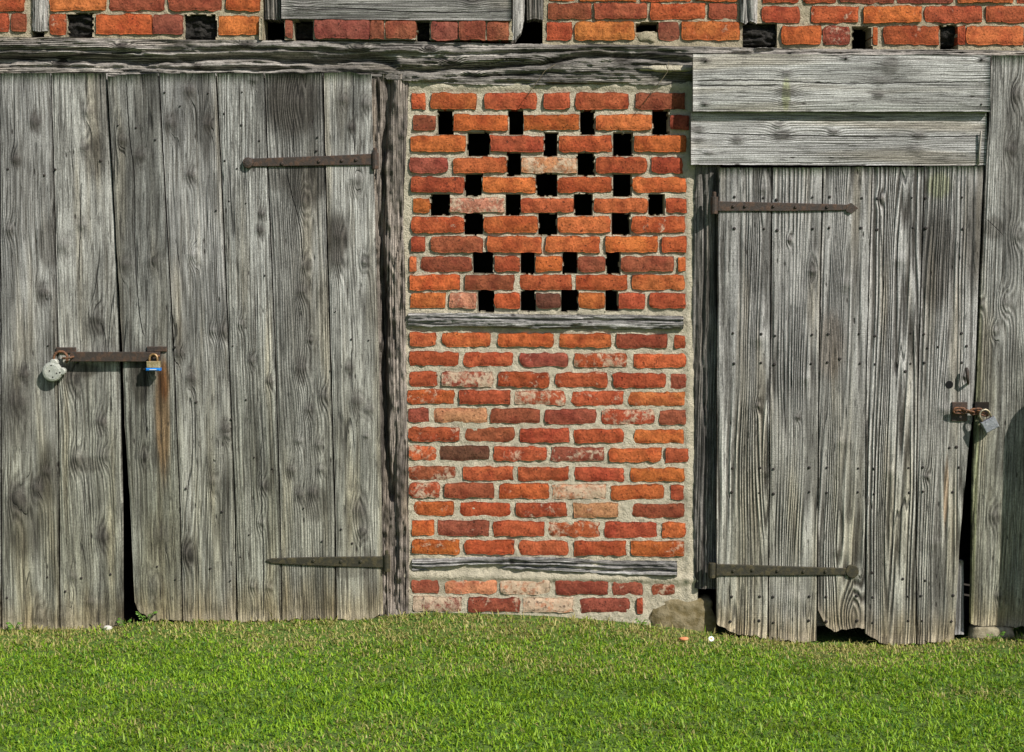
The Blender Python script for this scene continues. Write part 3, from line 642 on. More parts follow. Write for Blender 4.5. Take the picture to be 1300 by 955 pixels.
# ------------------------------------------------------------------ boards
PT = {'dark': (.30, .28, .26), 'rust': (.82, .55, .36), 'green': (.82, .88, .55), 'pale': (1.28, 1.28, 1.28)}
def lk(L, R, top, bot, Y):
    fx = vert_pxy(L, R, top, bot); s = np.linspace(0, 1, 41); T = np.linspace(0, 1, 9); s2, t2 = np.meshgrid(s, T, indexing='ij'); X, Z = P(*fx(s2, t2), Y)
    return (X.min() + X.max()) / 2, Z.min()
def board(parent, L, R, top, bot, Y, thick=.028, seed=0, knots='', patches=(), lines=(), name='plank', tilt=0.0, ns=46, lab=None, **kw):
    """upright plank; knots 'px,py,rpx,amp,dark' in photo pixels"""
    ox, oz = lk(L, R, top, bot, Y); ks = []
    for k in knots.split():
        a = list(map(float, k.split(','))); X, Z = P(a[0], a[1], Y); ks.append((X - ox, Z - oz, a[2] / 300., a[3] * (.5 if len(a) < 6 else 1.), a[4], a[5] if len(a) > 5 else 1.))
    ps = []
    for (px, py, rx, ry, c, st) in patches: X, Z = P(px, py, Y); ps.append((X - ox, Z - oz, rx / 300., ry / 300., PT[c], st))
    lns = []
    for l in lines: lns.append([(P(a, b_, Y)[0] - ox, P(a, b_, Y)[1] - oz) for (a, b_) in l])
    m = wood_mat('weathered_board', 'Z', seed, knots=ks, patches=ps, lines=lns, **kw)
    o = slab(name, vert_pxy(L, R, top, bot), np.linspace(0, 1, ns), TE if not hasattr(bot, '__len__') else np.concatenate([[0, .02], np.linspace(.06, .94, 17), [.98, 1]]), Y, thick, m, parent, seed=seed, tilt=tilt, foot=.022 if name == 'plank' else 0.)
    # keep the texture origin where the knots were measured
    d = np.array([ox, WO[o.name][1], oz]) - WO[o.name]
    if np.abs(d).max() > 1e-6:
        for v in o.data.vertices: v.co.x -= d[0]; v.co.z -= d[2]
        o.location.x += d[0]; o.location.z += d[2]; WO[o.name] = WO[o.name] + d
    if lab: o['label'] = lab
    return o
def hboard(parent, Tp, B, xa, xb, Y, thick=.024, seed=0, knots='', name='plank', lines=(), patches=(), ns=40, **kw):
    f = horz_pxy(Tp, B, xa, xb); s2, t2 = np.meshgrid(np.linspace(0, 1, 9), [0, 1], indexing='ij'); X, Z = P(*f(s2, t2), Y); ox, oz = (X.min() + X.max()) / 2, Z.min(); ks = []
    for k in knots.split():
        a = list(map(float, k.split(','))); X, Z = P(a[0], a[1], Y); ks.append((Z - oz, X - ox, a[2] / 300., a[3] * .5, a[4], 1.))
    lns = [[(P(a, b_, Y)[1] - oz, P(a, b_, Y)[0] - ox) for (a, b_) in l] for l in lines]
    ps = []
    for (px, py, rx, ry, c, st) in patches: X, Z = P(px, py, Y); ps.append((Z - oz, X - ox, ry / 300., rx / 300., PT[c], st))
    m = wood_mat('weathered_board', 'X', seed, knots=ks, lines=lns, patches=ps, **kw)
    o = slab(name, f, np.linspace(0, 1, ns), TE, Y, thick, m, parent, seed=seed); d = np.array([ox, WO[o.name][1], oz]) - WO[o.name]
    for v in o.data.vertices: v.co.x -= d[0]; v.co.z -= d[2]
    o.location.x += d[0]; o.location.z += d[2]; WO[o.name] = WO[o.name] + d
    return o
def nails(parent, pts, Y, r=.0055, name='nails'):
    b = MB(); rr = random.Random(len(pts))
    for (px, py) in pts:
        X, Z = P(px + rr.uniform(-1, 1), py + rr.uniform(-1, 1), Y); k = r * rr.uniform(.75, 1.2); b.lathe((X, Y + .004, Z), (0, -1, 0), [(0, k), (.0065, k), (.009, k * .55)], 8)
    o = b.make(name, NAIL, parent); o['kind'] = 'stuff'; return o
def ledge(parent, xa, xb, ya, yb, Y, seed):
    return hboard(parent, [(xa, ya), (xb, ya)], [(xa, yb), (xb, yb)], xa, xb, Y, .03, seed, name='ledge', ns=8, tone=.6)

def hinge(parent, pts, Y, mat, knx, kny0, kny1, tip, bolts, lab=None, pin=True):
    """strap: pts = [(px, centre py, half height px)] from tip to knuckle"""
    b = MB(); n = len(pts); v = []; f = []
    for (px, py, h) in pts:
        X, Zt = P(px, py - h, Y); _, Zb = P(px, py + h, Y); c = .0025
        v += [(X, Y + .008, Zt), (X, Y + c, Zt), (X, Y, Zt - c), (X, Y, Zb + c), (X, Y + c, Zb), (X, Y + .008, Zb)]
    for i in range(n - 1):
        for k in range(5): f.append((i * 6 + k, (i + 1) * 6 + k, (i + 1) * 6 + k + 1, i * 6 + k + 1)[::-1])
    f += [(0, 1, 2, 3, 4, 5)[::-1], tuple((n - 1) * 6 + k for k in range(6))]
    b.add(v, f)
    h = b.make('strap_hinge', mat, parent)
    if lab: h['label'] = lab
    X, Za = P(knx, kny0, Y); _, Zb = P(knx, kny1, Y); kb = MB()
    kb.lathe((X, Y + .004, Zb), (0, 0, 1), [(0, .013), (.002, .0155), ((Za - Zb) - .002, .0155), (Za - Zb, .013)], 12)
    if pin: kb.lathe((X, Y + .004, Za), (0, 0, 1), [(-.001, .008), (.018, .008), (.021, .005)], 10)
    kb.make('knuckle', mat, h, smooth=False)
    if tip:
        tx, ty, tr, kind = tip; X, Z = P(tx, ty, Y); tb = MB()
        if kind == 'knob': tb.lathe((X, Y + .008, Z), (0, -1, 0), [(0, tr / 300.), (.010, tr / 300.), (.018, tr / 340.), (.021, tr / 700.)], 12)
        elif kind == 'disc': tb.lathe((X, Y + .008, Z), (0, -1, 0), [(0, tr / 300.), (.009, tr / 300.), (.011, tr / 330.)], 16)
        else:
            a = tr / 300.; tb.add([(X - a, Y - .001, Z + a * .6), (X - a, Y - .001, Z - a * .6), (X - a * .1, Y - .001, Z - a), (X + a * 1.3, Y - .001, Z), (X - a * .1, Y - .001, Z + a),
                             (X - a, Y + .009, Z + a * .6), (X - a, Y + .009, Z - a * .6), (X - a * .1, Y + .009, Z - a), (X + a * 1.3, Y + .009, Z), (X - a * .1, Y + .009, Z + a)],
                            [(0, 1, 2, 3, 4), (5, 9, 8, 7, 6), (0, 5, 6, 1), (1, 6, 7, 2), (2, 7, 8, 3), (3, 8, 9, 4), (4, 9, 5, 0)])
        tb.make('strap_tip', mat, h)
    for (px, py) in bolts:
        X, Z = P(px, py, Y); MB().lathe((X, Y + .001, Z), (0, -1, 0), [(0, .0075), (.004, .007), (.0075, .004)], 9).make('bolt', mat, h)
    return h

# -- grey board above the beam
o = hboard(None, [(355, -67), (650, -67)], [(355, 23.5), (500, 25), (650, 26)], 357, 649, -.034, .11, 51, '385,10,8,3,.3 600,5,7,3,.4', F=90, ringc=.3, light=(.33, .325, .30), dark=(.06, .055, .05), blotch=.6, lines=[[(358, 8), (450, 11), (560, 16), (648, 14)]])
tag(o, 'wide weathered grey board fixed above the beam over smooth dark bricks', 'board')
# -- wide double door: outer leaf
LG = (.42, .42, .405)
leaf1 = thing('barn_door', 'two-plank outer leaf of the wide barn door, hung with the round padlock', 'door', (-1.95, -.03, 0.0))
Y1 = -.040
board(leaf1, [(90, -160), (800, -150)], [(90, -83), (800, -76)], 94, 800, Y1, seed=1, green=.9, light=LG)
board(leaf1, [(90, -81), (800, -74)], [(90, -2), (800, 0)], 94, 801, Y1, seed=2, green=.9, light=LG, knots='-40,300,9,3,.8')
board(leaf1, [(90, 0), (800, 3)], [(90, 63), (220, 67), (440, 72), (800, 74)], 93, [(0, 799), (.3, 801), (.6, 803), (1, 802)], Y1, seed=3, green=1., light=LG, F=55, warp=6,
      knots='44,155,9,4,.95 20,203,7,3.5,.9 55,372,9,4,.8 31,476,8,3.5,.9 22,510,14,4,.75 22,632,15,5,.85 47,620,11,4,.9 60,600,7,3,.6 12,292,7,3,.5 52,785,12,4,.3',
      patches=[(62, 310, 14, 30, 'dark', .6), (20, 520, 22, 50, 'dark', .5), (64, 600, 10, 40, 'dark', .6), (30, 670, 25, 40, 'dark', .6), (30, 240, 18, 60, 'dark', .3)])
board(leaf1, [(90, 65), (220, 69), (440, 74), (800, 77)], [(90, 134), (170, 138), (300, 146), (450, 151), (600, 154), (800, 155)], 93, [(0, 801), (.4, 801), (1, 797)], Y1, seed=4, tone=1.04, green=.95, light=(.44, .44, .41), F=60, warp=5,
      knots='111,142,8,3,.5 107,188,7,3,.6 80,312,11,4,.5 105,287,8,3,.4 122,403,10,4,.45 92,482,13,4,.8 128,536,9,4,.8 98,582,10,4,.6 131,579,10,4,.4 130,682,11,4,.7 93,733,7,3,.5 85,785,13,5,.35 115,765,8,3,.5',
      patches=[(128, 130, 8, 70, 'dark', .6), (120, 200, 14, 26, 'dark', .55), (100, 470, 25, 10, 'dark', .7), (122, 415, 12, 12, 'dark', .5), (108, 590, 20, 10, 'dark', .5)], lines=[[(96, 490), (97, 575)], [(103, 230), (100, 360)]])  # tall dark patch near the top paints the inner leaf's cast shadow
ledge(leaf1, -150, 150, 200, 240, Y1 + .031, 201); ledge(leaf1, -150, 150, 700, 740, Y1 + .031, 202)
nails(leaf1, [(10, 215), (57, 222), (70, 216), (128, 205), (8, 760), (60, 733), (103, 734), (140, 730), (82, 750), (62, 440)], Y1, .005)

# -- wide double door: inner leaf
leaf2 = thing('barn_door', 'five-plank leaf of the wide barn door with two long rusty strap hinges', 'door', (-1.1, -.05, 0.02)); Y2 = -.055
e23 = [(93, 201), (220, 208), (440, 220), (640, 228), (800, 232)]; e34 = [(93, 274), (220, 281), (440, 290), (640, 298), (800, 301)]
e45 = [(93, 335), (220, 340), (440, 349), (640, 355), (800, 358)]; e56 = [(93, 410), (220, 413), (440, 419), (640, 425), (800, 427)]
off = lambda e, d: [(a, b + d) for (a, b) in e]
board(leaf2, [(93, 136), (220, 143), (350, 150), (440, 155), (540, 158), (640, 165), (775, 171), (800, 172)], off(e23, -1.2), [(0, 96), (.1, 98), (.25, 95), (1, 93)], [(0, 762), (.08, 778), (.2, 781), (.36, 786), (.48, 790), (.55, 786), (.7, 788), (1, 789)], Y2, seed=5, tone=.84, green=1., F=50, warp=5, light=(.38, .385, .36),
      knots='178,198,9,4,.7 155,178,8,3,.6 160,336,9,3,.5 194,332,9,3,.5 192,468,6,3,.4 183,581,8,3,.6 205,683,14,4,.35 195,745,15,6,.3',
      patches=[(206, 530, 9, 75, 'rust', .75), (208, 482, 7, 24, 'rust', 1.), (178, 480, 12, 35, 'dark', .75), (205, 500, 6, 30, 'dark', .5), (176, 600, 14, 70, 'dark', .4), (165, 225, 10, 60, 'dark', .4), (186, 140, 16, 50, 'dark', .35)],
      lines=[[(160, 100), (165, 180), (170, 220), (172, 330), (184, 430)], [(190, 440), (184, 480), (186, 560)]])
board(leaf2, off(e23, 1), off(e34, -1), 93, [(0, 788), (.5, 789), (1, 788)], Y2 + .001, seed=6, green=.9, F=60, warp=7, light=LG,
      knots='240,115,9,4,.8 217,157,9,5,.7 264,158,8,4,.85 242,222,8,4,.8 245,325,8,6,.2 242,480,9,4,.8 227,449,9,3,.6 271,612,9,4,.3 283,420,8,3,.7 287,545,9,3,.8 270,420,6,3,.3 238,704,10,4,.7 288,553,7,3,.5',
      patches=[(262, 150, 8, 60, 'dark', .5), (230, 430, 9, 25, 'dark', .5), (238, 700, 9, 22, 'dark', .6), (284, 640, 8, 120, 'dark', .4), (250, 640, 22, 80, 'pale', .6)])
board(leaf2, off(e34, 1), off(e45, -1), 93, [(0, 789), (1, 788)], Y2 - .001, seed=7, green=.9, F=75, warp=3, light=(.43, .435, .41), fine=1.2,
      knots='322,102,6,3,.5 332,272,6,3,.8 330,293,6,3,.95 306,412,6,3,.4 319,458,6,3,.5 343,485,6,3,.8 334,617,7,4,.6 331,664,6,3,.4 321,745,6,3,.4 341,746,6,3,.4',
      lines=[[(331, 560), (332, 640), (334, 700), (333, 788)]], patches=[(330, 160, 8, 60, 'dark', .35), (318, 560, 8, 60, 'dark', .3)])
board(leaf2, off(e45, 1), off(e56, -1), 93, [(0, 788), (.5, 787), (1, 787)], Y2 + .002, seed=8, tone=.9, green=.75, F=75, warp=6, light=(.41, .41, .385),
      knots='372,130,17,5,.5 385,256,12,6,.3 388,338,9,4,.6 383,370,8,4,.6 393,432,5,3,.5 382,468,11,4,.8 411,503,9,4,.6 392,520,7,3,.6 379,560,6,3,.4 405,565,7,3,.5 370,597,8,3,.6 407,596,6,3,.4 397,626,9,3,.6 380,628,8,3,.6',
      patches=[(373, 128, 34, 45, 'dark', .8), (345, 125, 10, 40, 'dark', .4), (388, 232, 28, 26, 'dark', .7), (350, 228, 12, 14, 'dark', .5), (372, 300, 22, 50, 'dark', .3), (380, 400, 18, 60, 'dark', .4), (402, 640, 18, 22, 'dark', .5)],
      lines=[[(372, 150), (372, 198)], [(363, 216), (371, 250), (381, 290), (384, 335)], [(376, 95), (379, 125)]])
board(leaf2, off(e56, 1), [(93, 471), (220, 474), (440, 480), (640, 484), (800, 486)], [(0, 93), (.55, 91), (.8, 95), (1, 94)], [(0, 787), (.6, 787), (.66, 790), (.76, 790), (.8, 783), (1, 780)], Y2, seed=9, tone=1.08, green=.7, F=60, warp=8, light=(.45, .45, .42),
      knots='437,127,8,5,.7 446,162,6,4,.9 465,132,9,5,.7 452,228,10,6,.35 431,300,12,4,.85 428,331,12,4,.8 463,333,7,4,.6 443,467,7,4,.8 454,509,10,5,.7 469,520,8,4,.6 465,554,4,2,.4 456,650,13,5,.7 460,675,9,4,.8',
      patches=[(428, 300, 14, 30, 'dark', .7), (450, 240, 10, 12, 'dark', .4), (470, 735, 9, 40, 'dark', .6), (440, 726, 25, 8, 'dark', .4), (445, 400, 20, 60, 'pale', .5)], lines=[[(448, 92), (449, 150), (450, 196)], [(446, 440), (447, 500)]])
ledge(leaf2, 172, 478, 190, 228, Y2 + .032, 203); ledge(leaf2, 180, 480, 695, 735, Y2 + .032, 204)
nails(leaf2, [(150, 160), (172, 162), (197, 178), (209, 117), (228, 135), (265, 118), (307, 117), (306, 160), (284, 145), (285, 205), (330, 178), (300, 215), (312, 258), (290, 255), (275, 267), (336, 350), (404, 175), (401, 192), (222, 440),
              (296, 440), (250, 510), (293, 533), (313, 507), (345, 595), (322, 580), (236, 620), (282, 650), (200, 720), (223, 735), (266, 722), (292, 737), (306, 708), (316, 680), (409, 688), (386, 645), (432, 672), (447, 690), (425, 395), (446, 430), (468, 432), (419, 470)], Y2, .0045)
hinge(leaf2, [(318, 206.5, 5.2), (345, 206, 5.6), (420, 204, 6.2), (470, 202.5, 7.2), (477, 202.5, 7.4)], Y2 - .0085, IRON, 476, 194, 215, (315, 207, 7, 'knob'), [(358, 208), (405, 205), (434, 204), (452, 203)], 'upper rusty strap with a round knob at its tip')
hinge(leaf2, [(338, 712, 1.0), (346, 712.5, 3.4), (390, 713, 5.2), (440, 713.5, 6.4), (488, 714, 7.2)], Y2 - .0085, IRON_M, 491, 705, 726, None, [(398, 712), (433, 713), (458, 713)], 'lower rusty strap with a pointed tip')

# -- hasp between the leaves
hb = MB(); X0, Z0 = P(88, 447, Y2 - .03); X1, Z1 = P(203, 459.5, Y2 - .03); hb.box((X0, Y2 - .026, Z1), (X1, Y2 - .018, Z0), .002)
hasp = hb.make('locking_bar', IRON, None); tag(hasp, 'flat rusty iron bar locked across the two leaves of the wide door', 'iron bar')
for (lf, xa, xb, ya, yb, yy) in ((leaf1, 72, 97, 441, 448.5, Y1), (leaf2, 187, 212, 440, 446.5, Y2)):
    X0, Z0 = P(xa, ya, yy); X1, Z1 = P(xb, yb, yy); b = MB().box((X0, yy - .010, Z1), (X1, yy + .004, Z0), .002); b.make('staple_plate', IRON, lf)
def arc(c, r, a0, a1, n, plane='xz', ry=None):
    c = np.array(c, float); out = []
    for i in range(n):
        a = math.radians(a0 + (a1 - a0) * i / (n - 1)); p = c.copy(); p[0] += r * math.cos(a); p[2] += (ry or r) * math.sin(a); out.append(p)
    return out
def S3(px, py, Y): X, Z = P(px, py, Y); return np.array([X, Y, Z])
# staples (part of each leaf) through the bar
st = MB(); st.tube([S3(80, 455, Y1 + .005), S3(80, 455, Y2 - .03), S3(84, 455, Y2 - .042), S3(89, 454, Y2 - .042), S3(93, 453, Y2 - .03), S3(93, 453, Y1 + .005)], .005, 8); st.make('staple', IRON_R, leaf1, True)
st = MB(); st.tube([S3(194, 452, Y2 + .005), S3(194, 452, Y2 - .036), S3(198, 452, Y2 - .044), S3(202, 452, Y2 - .036), S3(202, 452, Y2 + .005)], .0045, 8); st.make('staple', IRON_R, leaf2, True)
# round padlock
GAL = iron_mat('dull_galvanised', (.36, .37, .33), (.48, .48, .43), metallic=.2, rough=.6, sc=60); SILVER = iron_mat('zinc_case', (.26, .27, .30), (.40, .41, .44), metallic=.55, rough=.45, sc=50)
BRASS = iron_mat('worn_brass', (.34, .27, .14), (.50, .42, .27), metallic=.5, rough=.5, sc=60); BLUE = plain_noise_mat('blue_plastic', (.015, .16, .55), (.02, .20, .62), 20, .4, .0005); WHITE = plain_noise_mat('white_print', (.6, .65, .7), (.75, .78, .8), 40, .5, .0003)
pk = thing('padlock', 'round dull grey padlock hanging at the left end of the locking bar', 'padlock', S3(68, 484, Y1 - .04)); yp = Y1 - .045
b = MB(); c = S3(68, 471.5, yp + .028); b.lathe(c, (0, -1, 0), [(0, .038), (.003, .042), (.018, .042), (.024, .038), (.027, .030)], 22)
c2 = S3(80, 471, yp + .026); b.lathe(c2, (0, -1, 0), [(0, .016), (.018, .016), (.022, .012)], 14); c3 = S3(70, 460.5, yp + .026); b.lathe(c3, (0, -1, 0), [(0, .018), (.018, .018), (.022, .013)], 12)
b.make('lock_body', GAL, pk)
rv = MB()
for (px, py) in ((63, 471), (72, 474), (67, 479), (76, 473), (65, 464)): rv.lathe(S3(px, py, yp + .002), (0, -1, 0), [(0, .0035), (.002, .003)], 7)
rv.make('rivets', NAIL, pk)['kind'] = 'stuff'
b = MB(); b.tube([S3(68, 462, yp + .012)] + arc(S3(77, 455, yp + .012), .029, 215, -40, 14) , .0058, 8); b.make('shackle', IRON_R, pk, True)
# brass padlock with blue base
pk = thing('padlock', 'small brass padlock with a blue base at the right end of the locking bar', 'padlock', S3(194, 471.5, Y2 - .055)); yp = Y2 - .06
X0, Z0 = P(185.5, 459, yp); X1, Z1 = P(202.5, 471, yp); zb = Z1 + (Z0 - Z1) * .27
MB().box((X0, yp, zb), (X1, yp + .026, Z0), .003).make('lock_body', BRASS, pk)
bl = MB().box((X0 - .002, yp - .003, Z1), (X1 + .002, yp + .029, zb + .001), .003).make('blue_bumper', BLUE, pk)
MB().box((X0 + .014, yp - .0042, Z1 + .0045), (X1 - .012, yp - .002, zb - .0035)).make('white_print', WHITE, bl)
xs0, xs1 = X0 + .011, X1 - .011; rr = (xs1 - xs0) / 2
MB().tube([(xs0, yp + .013, Z0 - .004), (xs0, yp + .013, Z0 + .012)] + arc(((xs0 + xs1) / 2, yp + .013, Z0 + .013), rr, 180, 0, 10) + [(xs1, yp + .013, Z0 + .012), (xs1, yp + .013, Z0 - .004)], .0045, 8).make('shackle', iron_mat('gilt_shackle', (.30, .17, .07), (.50, .36, .20), .5, .45), pk, True)

# -- narrow door
door = thing('barn_door', 'narrow ridged-grain plank door with chained padlock, right of the brick panel', 'door', (1.45, -.03, -.05)); Y3 = -.052
r0 = dict(F=44., ringc=.62, warp=4, green=.8, bump=.0065, zlen=2.0, light=(.47, .465, .445), dark=(.06, .055, .048), blotch=.5)
d01 = [(212, 981), (480, 978), (815, 975.5)]; d12 = [(212, 1045), (480, 1040), (815, 1038)]; d23 = [(212, 1108), (480, 1100), (815, 1098.5)]; d34 = [(212, 1174), (350, 1170), (480, 1166), (660, 1163), (815, 1164)]
board(door, [(212, 913), (480, 911), (815, 910)], off(d01, -1), 213, [(0, 794), (.2, 799), (.4, 804), (.6, 806), (1, 810)], Y3, seed=11, knots='966,240,8,2.2,.35,3 972,600,9,2.5,.0,7 963,430,12,2.5,.0,9 962,515,5,2,.6', lines=[[(975, 480), (974, 640)]], **r0)
board(door, off(d01, .8), off(d12, -1), 213, [(0, 812), (.5, 816), (1, 815)], Y3 + .001, seed=12, knots='1032,345,6,2,.6,1.6 1002,305,4,3,.8 1013,530,4,3,.6 1020,480,12,3,.0,9 1008,760,14,2.5,.0,6', lines=[[(979, 214), (978, 420)]], **r0)
r2 = dict(r0); r2.update(tone=.92, warp=5)
board(door, off(d12, .8), off(d23, -.8), 212, [(0, 775), (.08, 786), (.2, 799), (.3, 801), (.55, 800), (.8, 798), (1, 799)], Y3, seed=13, knots='1068,560,13,3.5,.0,8 1080,785,17,4.5,.3,1.2 1072,360,12,2.5,.0,7 1062,700,12,2,.0,3', patches=[(1055, 440, 16, 40, 'rust', .25)], lab='plank with a rotted, rounded foot', **r2)
board(door, off(d23, .8), off(d34, -.8), 212, [(0, 806), (.3, 815), (.6, 819), (1, 818)], Y3 - .001, seed=14, knots='1118,252,5,2,.9 1128,600,14,3.5,.0,9 1140,330,12,2.5,.0,8', **r0)
r4 = dict(r0); r4.update(F=55, ringc=.5, warp=4, tone=.95)
board(door, off(d34, 1), [(212, 1249), (350, 1243), (480, 1238), (530, 1235), (560, 1231), (640, 1223), (700, 1218), (815, 1212)], 211, [(0, 818), (.5, 816), (1, 815)], Y3, seed=15, knots='1225,478,5,2,.7 1176,605,5,3,.5 1200,520,10,2,.0,5 1185,690,12,2.5,.0,7', patches=[(1190, 330, 22, 60, 'dark', .65), (1238, 300, 12, 60, 'dark', .55), (1201, 625, 3, 40, 'rust', .6), (1192, 235, 15, 16, 'green', .6)], **r4)
for (ya, yb, s) in ((245, 297, 211), (415, 470, 212), (585, 635, 213), (728, 795, 214)): ledge(door, 922, 1205, ya, yb, Y3 + .030, s)
board(door, [(700, 1200), (815, 1200)], [(700, 1223), (750, 1224), (815, 1224)], 712, [(0, 806), (1, 806)], Y3 + .031, thick=.03, seed=16, name='ledge', ns=12, tone=.9)
nx_ = [(933, 969), (986, 1032), (1053, 1093), (1113, 1158), (1175, 1222)]; npt = []
for (yy, dx) in ((251, 0), (290, 0), (424, -2), (461, -2), (594, -4), (625, -4), (757, -5), (789, -5)):
    for k, (a, b_) in enumerate(nx_): npt += [(a + dx, yy + (2 if k % 2 else 0)), (b_ + dx - (8 if (k == 4 and yy > 600) else 0), yy)]
npt += [(1177, 441), (1190, 440), (1205, 568), (1214, 568), (1147, 735), (1106, 728), (1174, 738), (1150, 472), (1066, 456), (1226, 440)]
nails(door, npt, Y3, .0058)
hinge(door, [(1080, 263.5, 3.4), (1060, 263.5, 4.2), (1000, 263, 5.4), (912, 262, 6.4)][::-1], Y3 - .0085, IRON, 907, 250, 272, (1081, 264.5, 6.5, 'spear'), [(931, 262), (946, 262), (982, 262), (1010, 263), (1050, 263)], 'upper strap hinge with a spear-point tip')
hinge(door, [(1080, 726, 4.2), (1030, 725.5, 5.2), (960, 724.5, 6.6), (910, 724, 7.6)][::-1], Y3 - .0085, IRON_M, 904, 715, 734, (1082, 725.5, 8.5, 'disc'), [(931, 725), (955, 724), (987, 725), (1020, 726), (1048, 726)], 'lower mossy strap hinge with a disc at its tip', pin=False)
# keyhole: a flush black disc painting the dark of the hole, a bent nail, lock plate
kb = MB(); c = S3(1205, 488.5, Y3); kb.lathe(c + np.array([0, .002, 0]), (0, -1, 0), [(0, .0165), (.0035, .0165), (.0038, .0165)], 16); kb.make('keyhole', plain_noise_mat('keyhole_shade', (.004, .004, .004), (.006, .006, .006), 20), door)
MB().tube([S3(1229, 487, Y3 + .003), S3(1229, 486, Y3 - .03), S3(1228.5, 480, Y3 - .036), S3(1228, 471, Y3 - .032), S3(1227, 467, Y3 - .026)], [.0055, .0055, .007, .007, .005], 8).make('bent_nail', IRON, door, True)
X0, Z0 = P(1208, 510.5, Y3); X1, Z1 = P(1227, 534.5, Y3); MB().box((X0, Y3 - .008, Z1), (X1, Y3 + .004, Z0), .002).make('lock_plate', IRON, door)

# boards over the narrow door
ov = thing('over_door_boards', 'two overlapping horizontal grey boards nailed above the narrow door', 'boards', (1.4, -.06, 1.95))
hboard(ov, [(878, 142), (1254, 142)], [(877, 209), (1000, 209.5), (1252, 210.5)], 877.5, 1253, -.045, .024, 41, '884,165,6,4,.7 886,177,6,3,.6 936,178,6,3,.7 992,172,9,4,.7 988,160,5,3,.5 1058,168,5,3,.7 1166,172,6,3,.7 1163,190,8,3,.4 900,194,4,2,.5', F=110, ringc=.3, light=(.50, .50, .48), dark=(.12, .115, .105), blotch=.35, crack=.4, bump=.003, lines=[[(880, 169), (1000, 172), (1150, 174), (1250, 172)]])
hboard(ov, [(881, 68), (1000, 69), (1258, 70)], [(880, 141), (1100, 141.5), (1256, 141.5)], 880, 1257.5, -.080, .026, 42, '998,93,5,3,.6 999,117,8,5,.6 1115,103,7,4,.4 1116,121,6,3,.7 1127,84,9,4,.3 896,77,4,2,.8 1073,74,4,2,.7 1247,76,4,2,.7 895,132,4,2,.7 999,130,6,3,.3', F=110, ringc=.3, light=(.50, .505, .475), dark=(.11, .105, .095), blotch=.35, crack=.5, bump=.003,
       lines=[[(881, 105), (940, 102), (1010, 104), (1100, 106), (1160, 105), (1256, 104)], [(882, 108), (930, 109), (990, 108)]], patches=[(1130, 84, 10, 14, 'dark', .4), (998, 120, 5, 18, 'green', .7)])
nails(ov, [(896, 77), (1073, 74), (1247, 76), (895, 132), (1246, 133)], -.080, .004)
# packing strip that carries the boards clear of the beam
MB().box((P(886, 200, 0)[0], -.055, P(886, 140, 0)[1]), (P(905, 200, 0)[0], -.0225, P(886, 75, 0)[1])).make('packing_strip', OAK_D, ov)
# small splinter
o = MB().tube([S3(1242, 209, -.049), S3(1243.5, 190, -.052), S3(1245, 172, -.056), S3(1246, 166, -.06)], [.005, .0055, .0045, .003], 6).make('wood_splinter', wood_mat('pale_splinter', 'Z', 44, light=(.62, .58, .50), F=150, bump=.002), None, True)
tag(o, 'thin pale wood splinter at the right end of the over-door boards', 'splinter')

# boards to the right of the narrow door
side = thing('board_screen', 'plain upright grey boards closing the wall right of the narrow door', 'boards', (2.2, -.03, .02)); Y4 = -.058
rs = dict(F=85, ringc=.35, warp=5, green=1., light=(.42, .42, .395), dark=(.10, .095, .083))
board(side, [(68, 1259.5), (142, 1257), (212, 1252.5), (350, 1247), (480, 1241), (600, 1236), (800, 1233)], [(68, 1318), (800, 1302)], 70, [(0, 793), (1, 796)], Y4, seed=17, knots='1290,120,9,4,.6 1283,190,9,4,.7 1277,385,10,6,.2 1245,387,6,3,.4 1291,300,9,4,.4 1262,655,9,4,.6 1268,757,6,3,.4 1262,420,7,4,.3', patches=[(1262, 290, 12, 14, 'dark', .6), (1285, 200, 14, 110, 'dark', .4), (1238, 600, 4, 200, 'green', .6)], lines=[[(1249, 276), (1263, 288), (1275, 301)]], **rs)
board(side, [(68, 1320), (800, 1304)], [(68, 1388), (800, 1374)], 70, 796, Y4 + .002, seed=18, **rs)
board(side, [(68, 1390), (800, 1376)], [(68, 1458), (800, 1450)], 70, 796, Y4, seed=19, **rs)
ledge(side, 1262, 1440, 190, 230, Y4 + .031, 221); ledge(side, 1252, 1440, 640, 680, Y4 + .031, 222)
X0, Z0 = P(1237.5, 510.5, Y4); X1, Z1 = P(1255, 526, Y4); b = MB().box((X0, Y4 - .003, Z1), (X1, Y4 + .004, Z0), .001); b.make('notch_shade_plate', plain_noise_mat('painted_notch_dark', (.010, .008, .007), (.02, .014, .01), 50), side)  # near-black plate painted as the shade inside the square keeper notch
st = MB(); st.tube([S3(1240, 524, Y4 + .003), S3(1240, 523, Y4 - .024), S3(1244, 523, Y4 - .032), S3(1248, 522, Y4 - .024), S3(1248, 522, Y4 + .003)], .004, 8); st.make('staple', IRON_R, side, True)
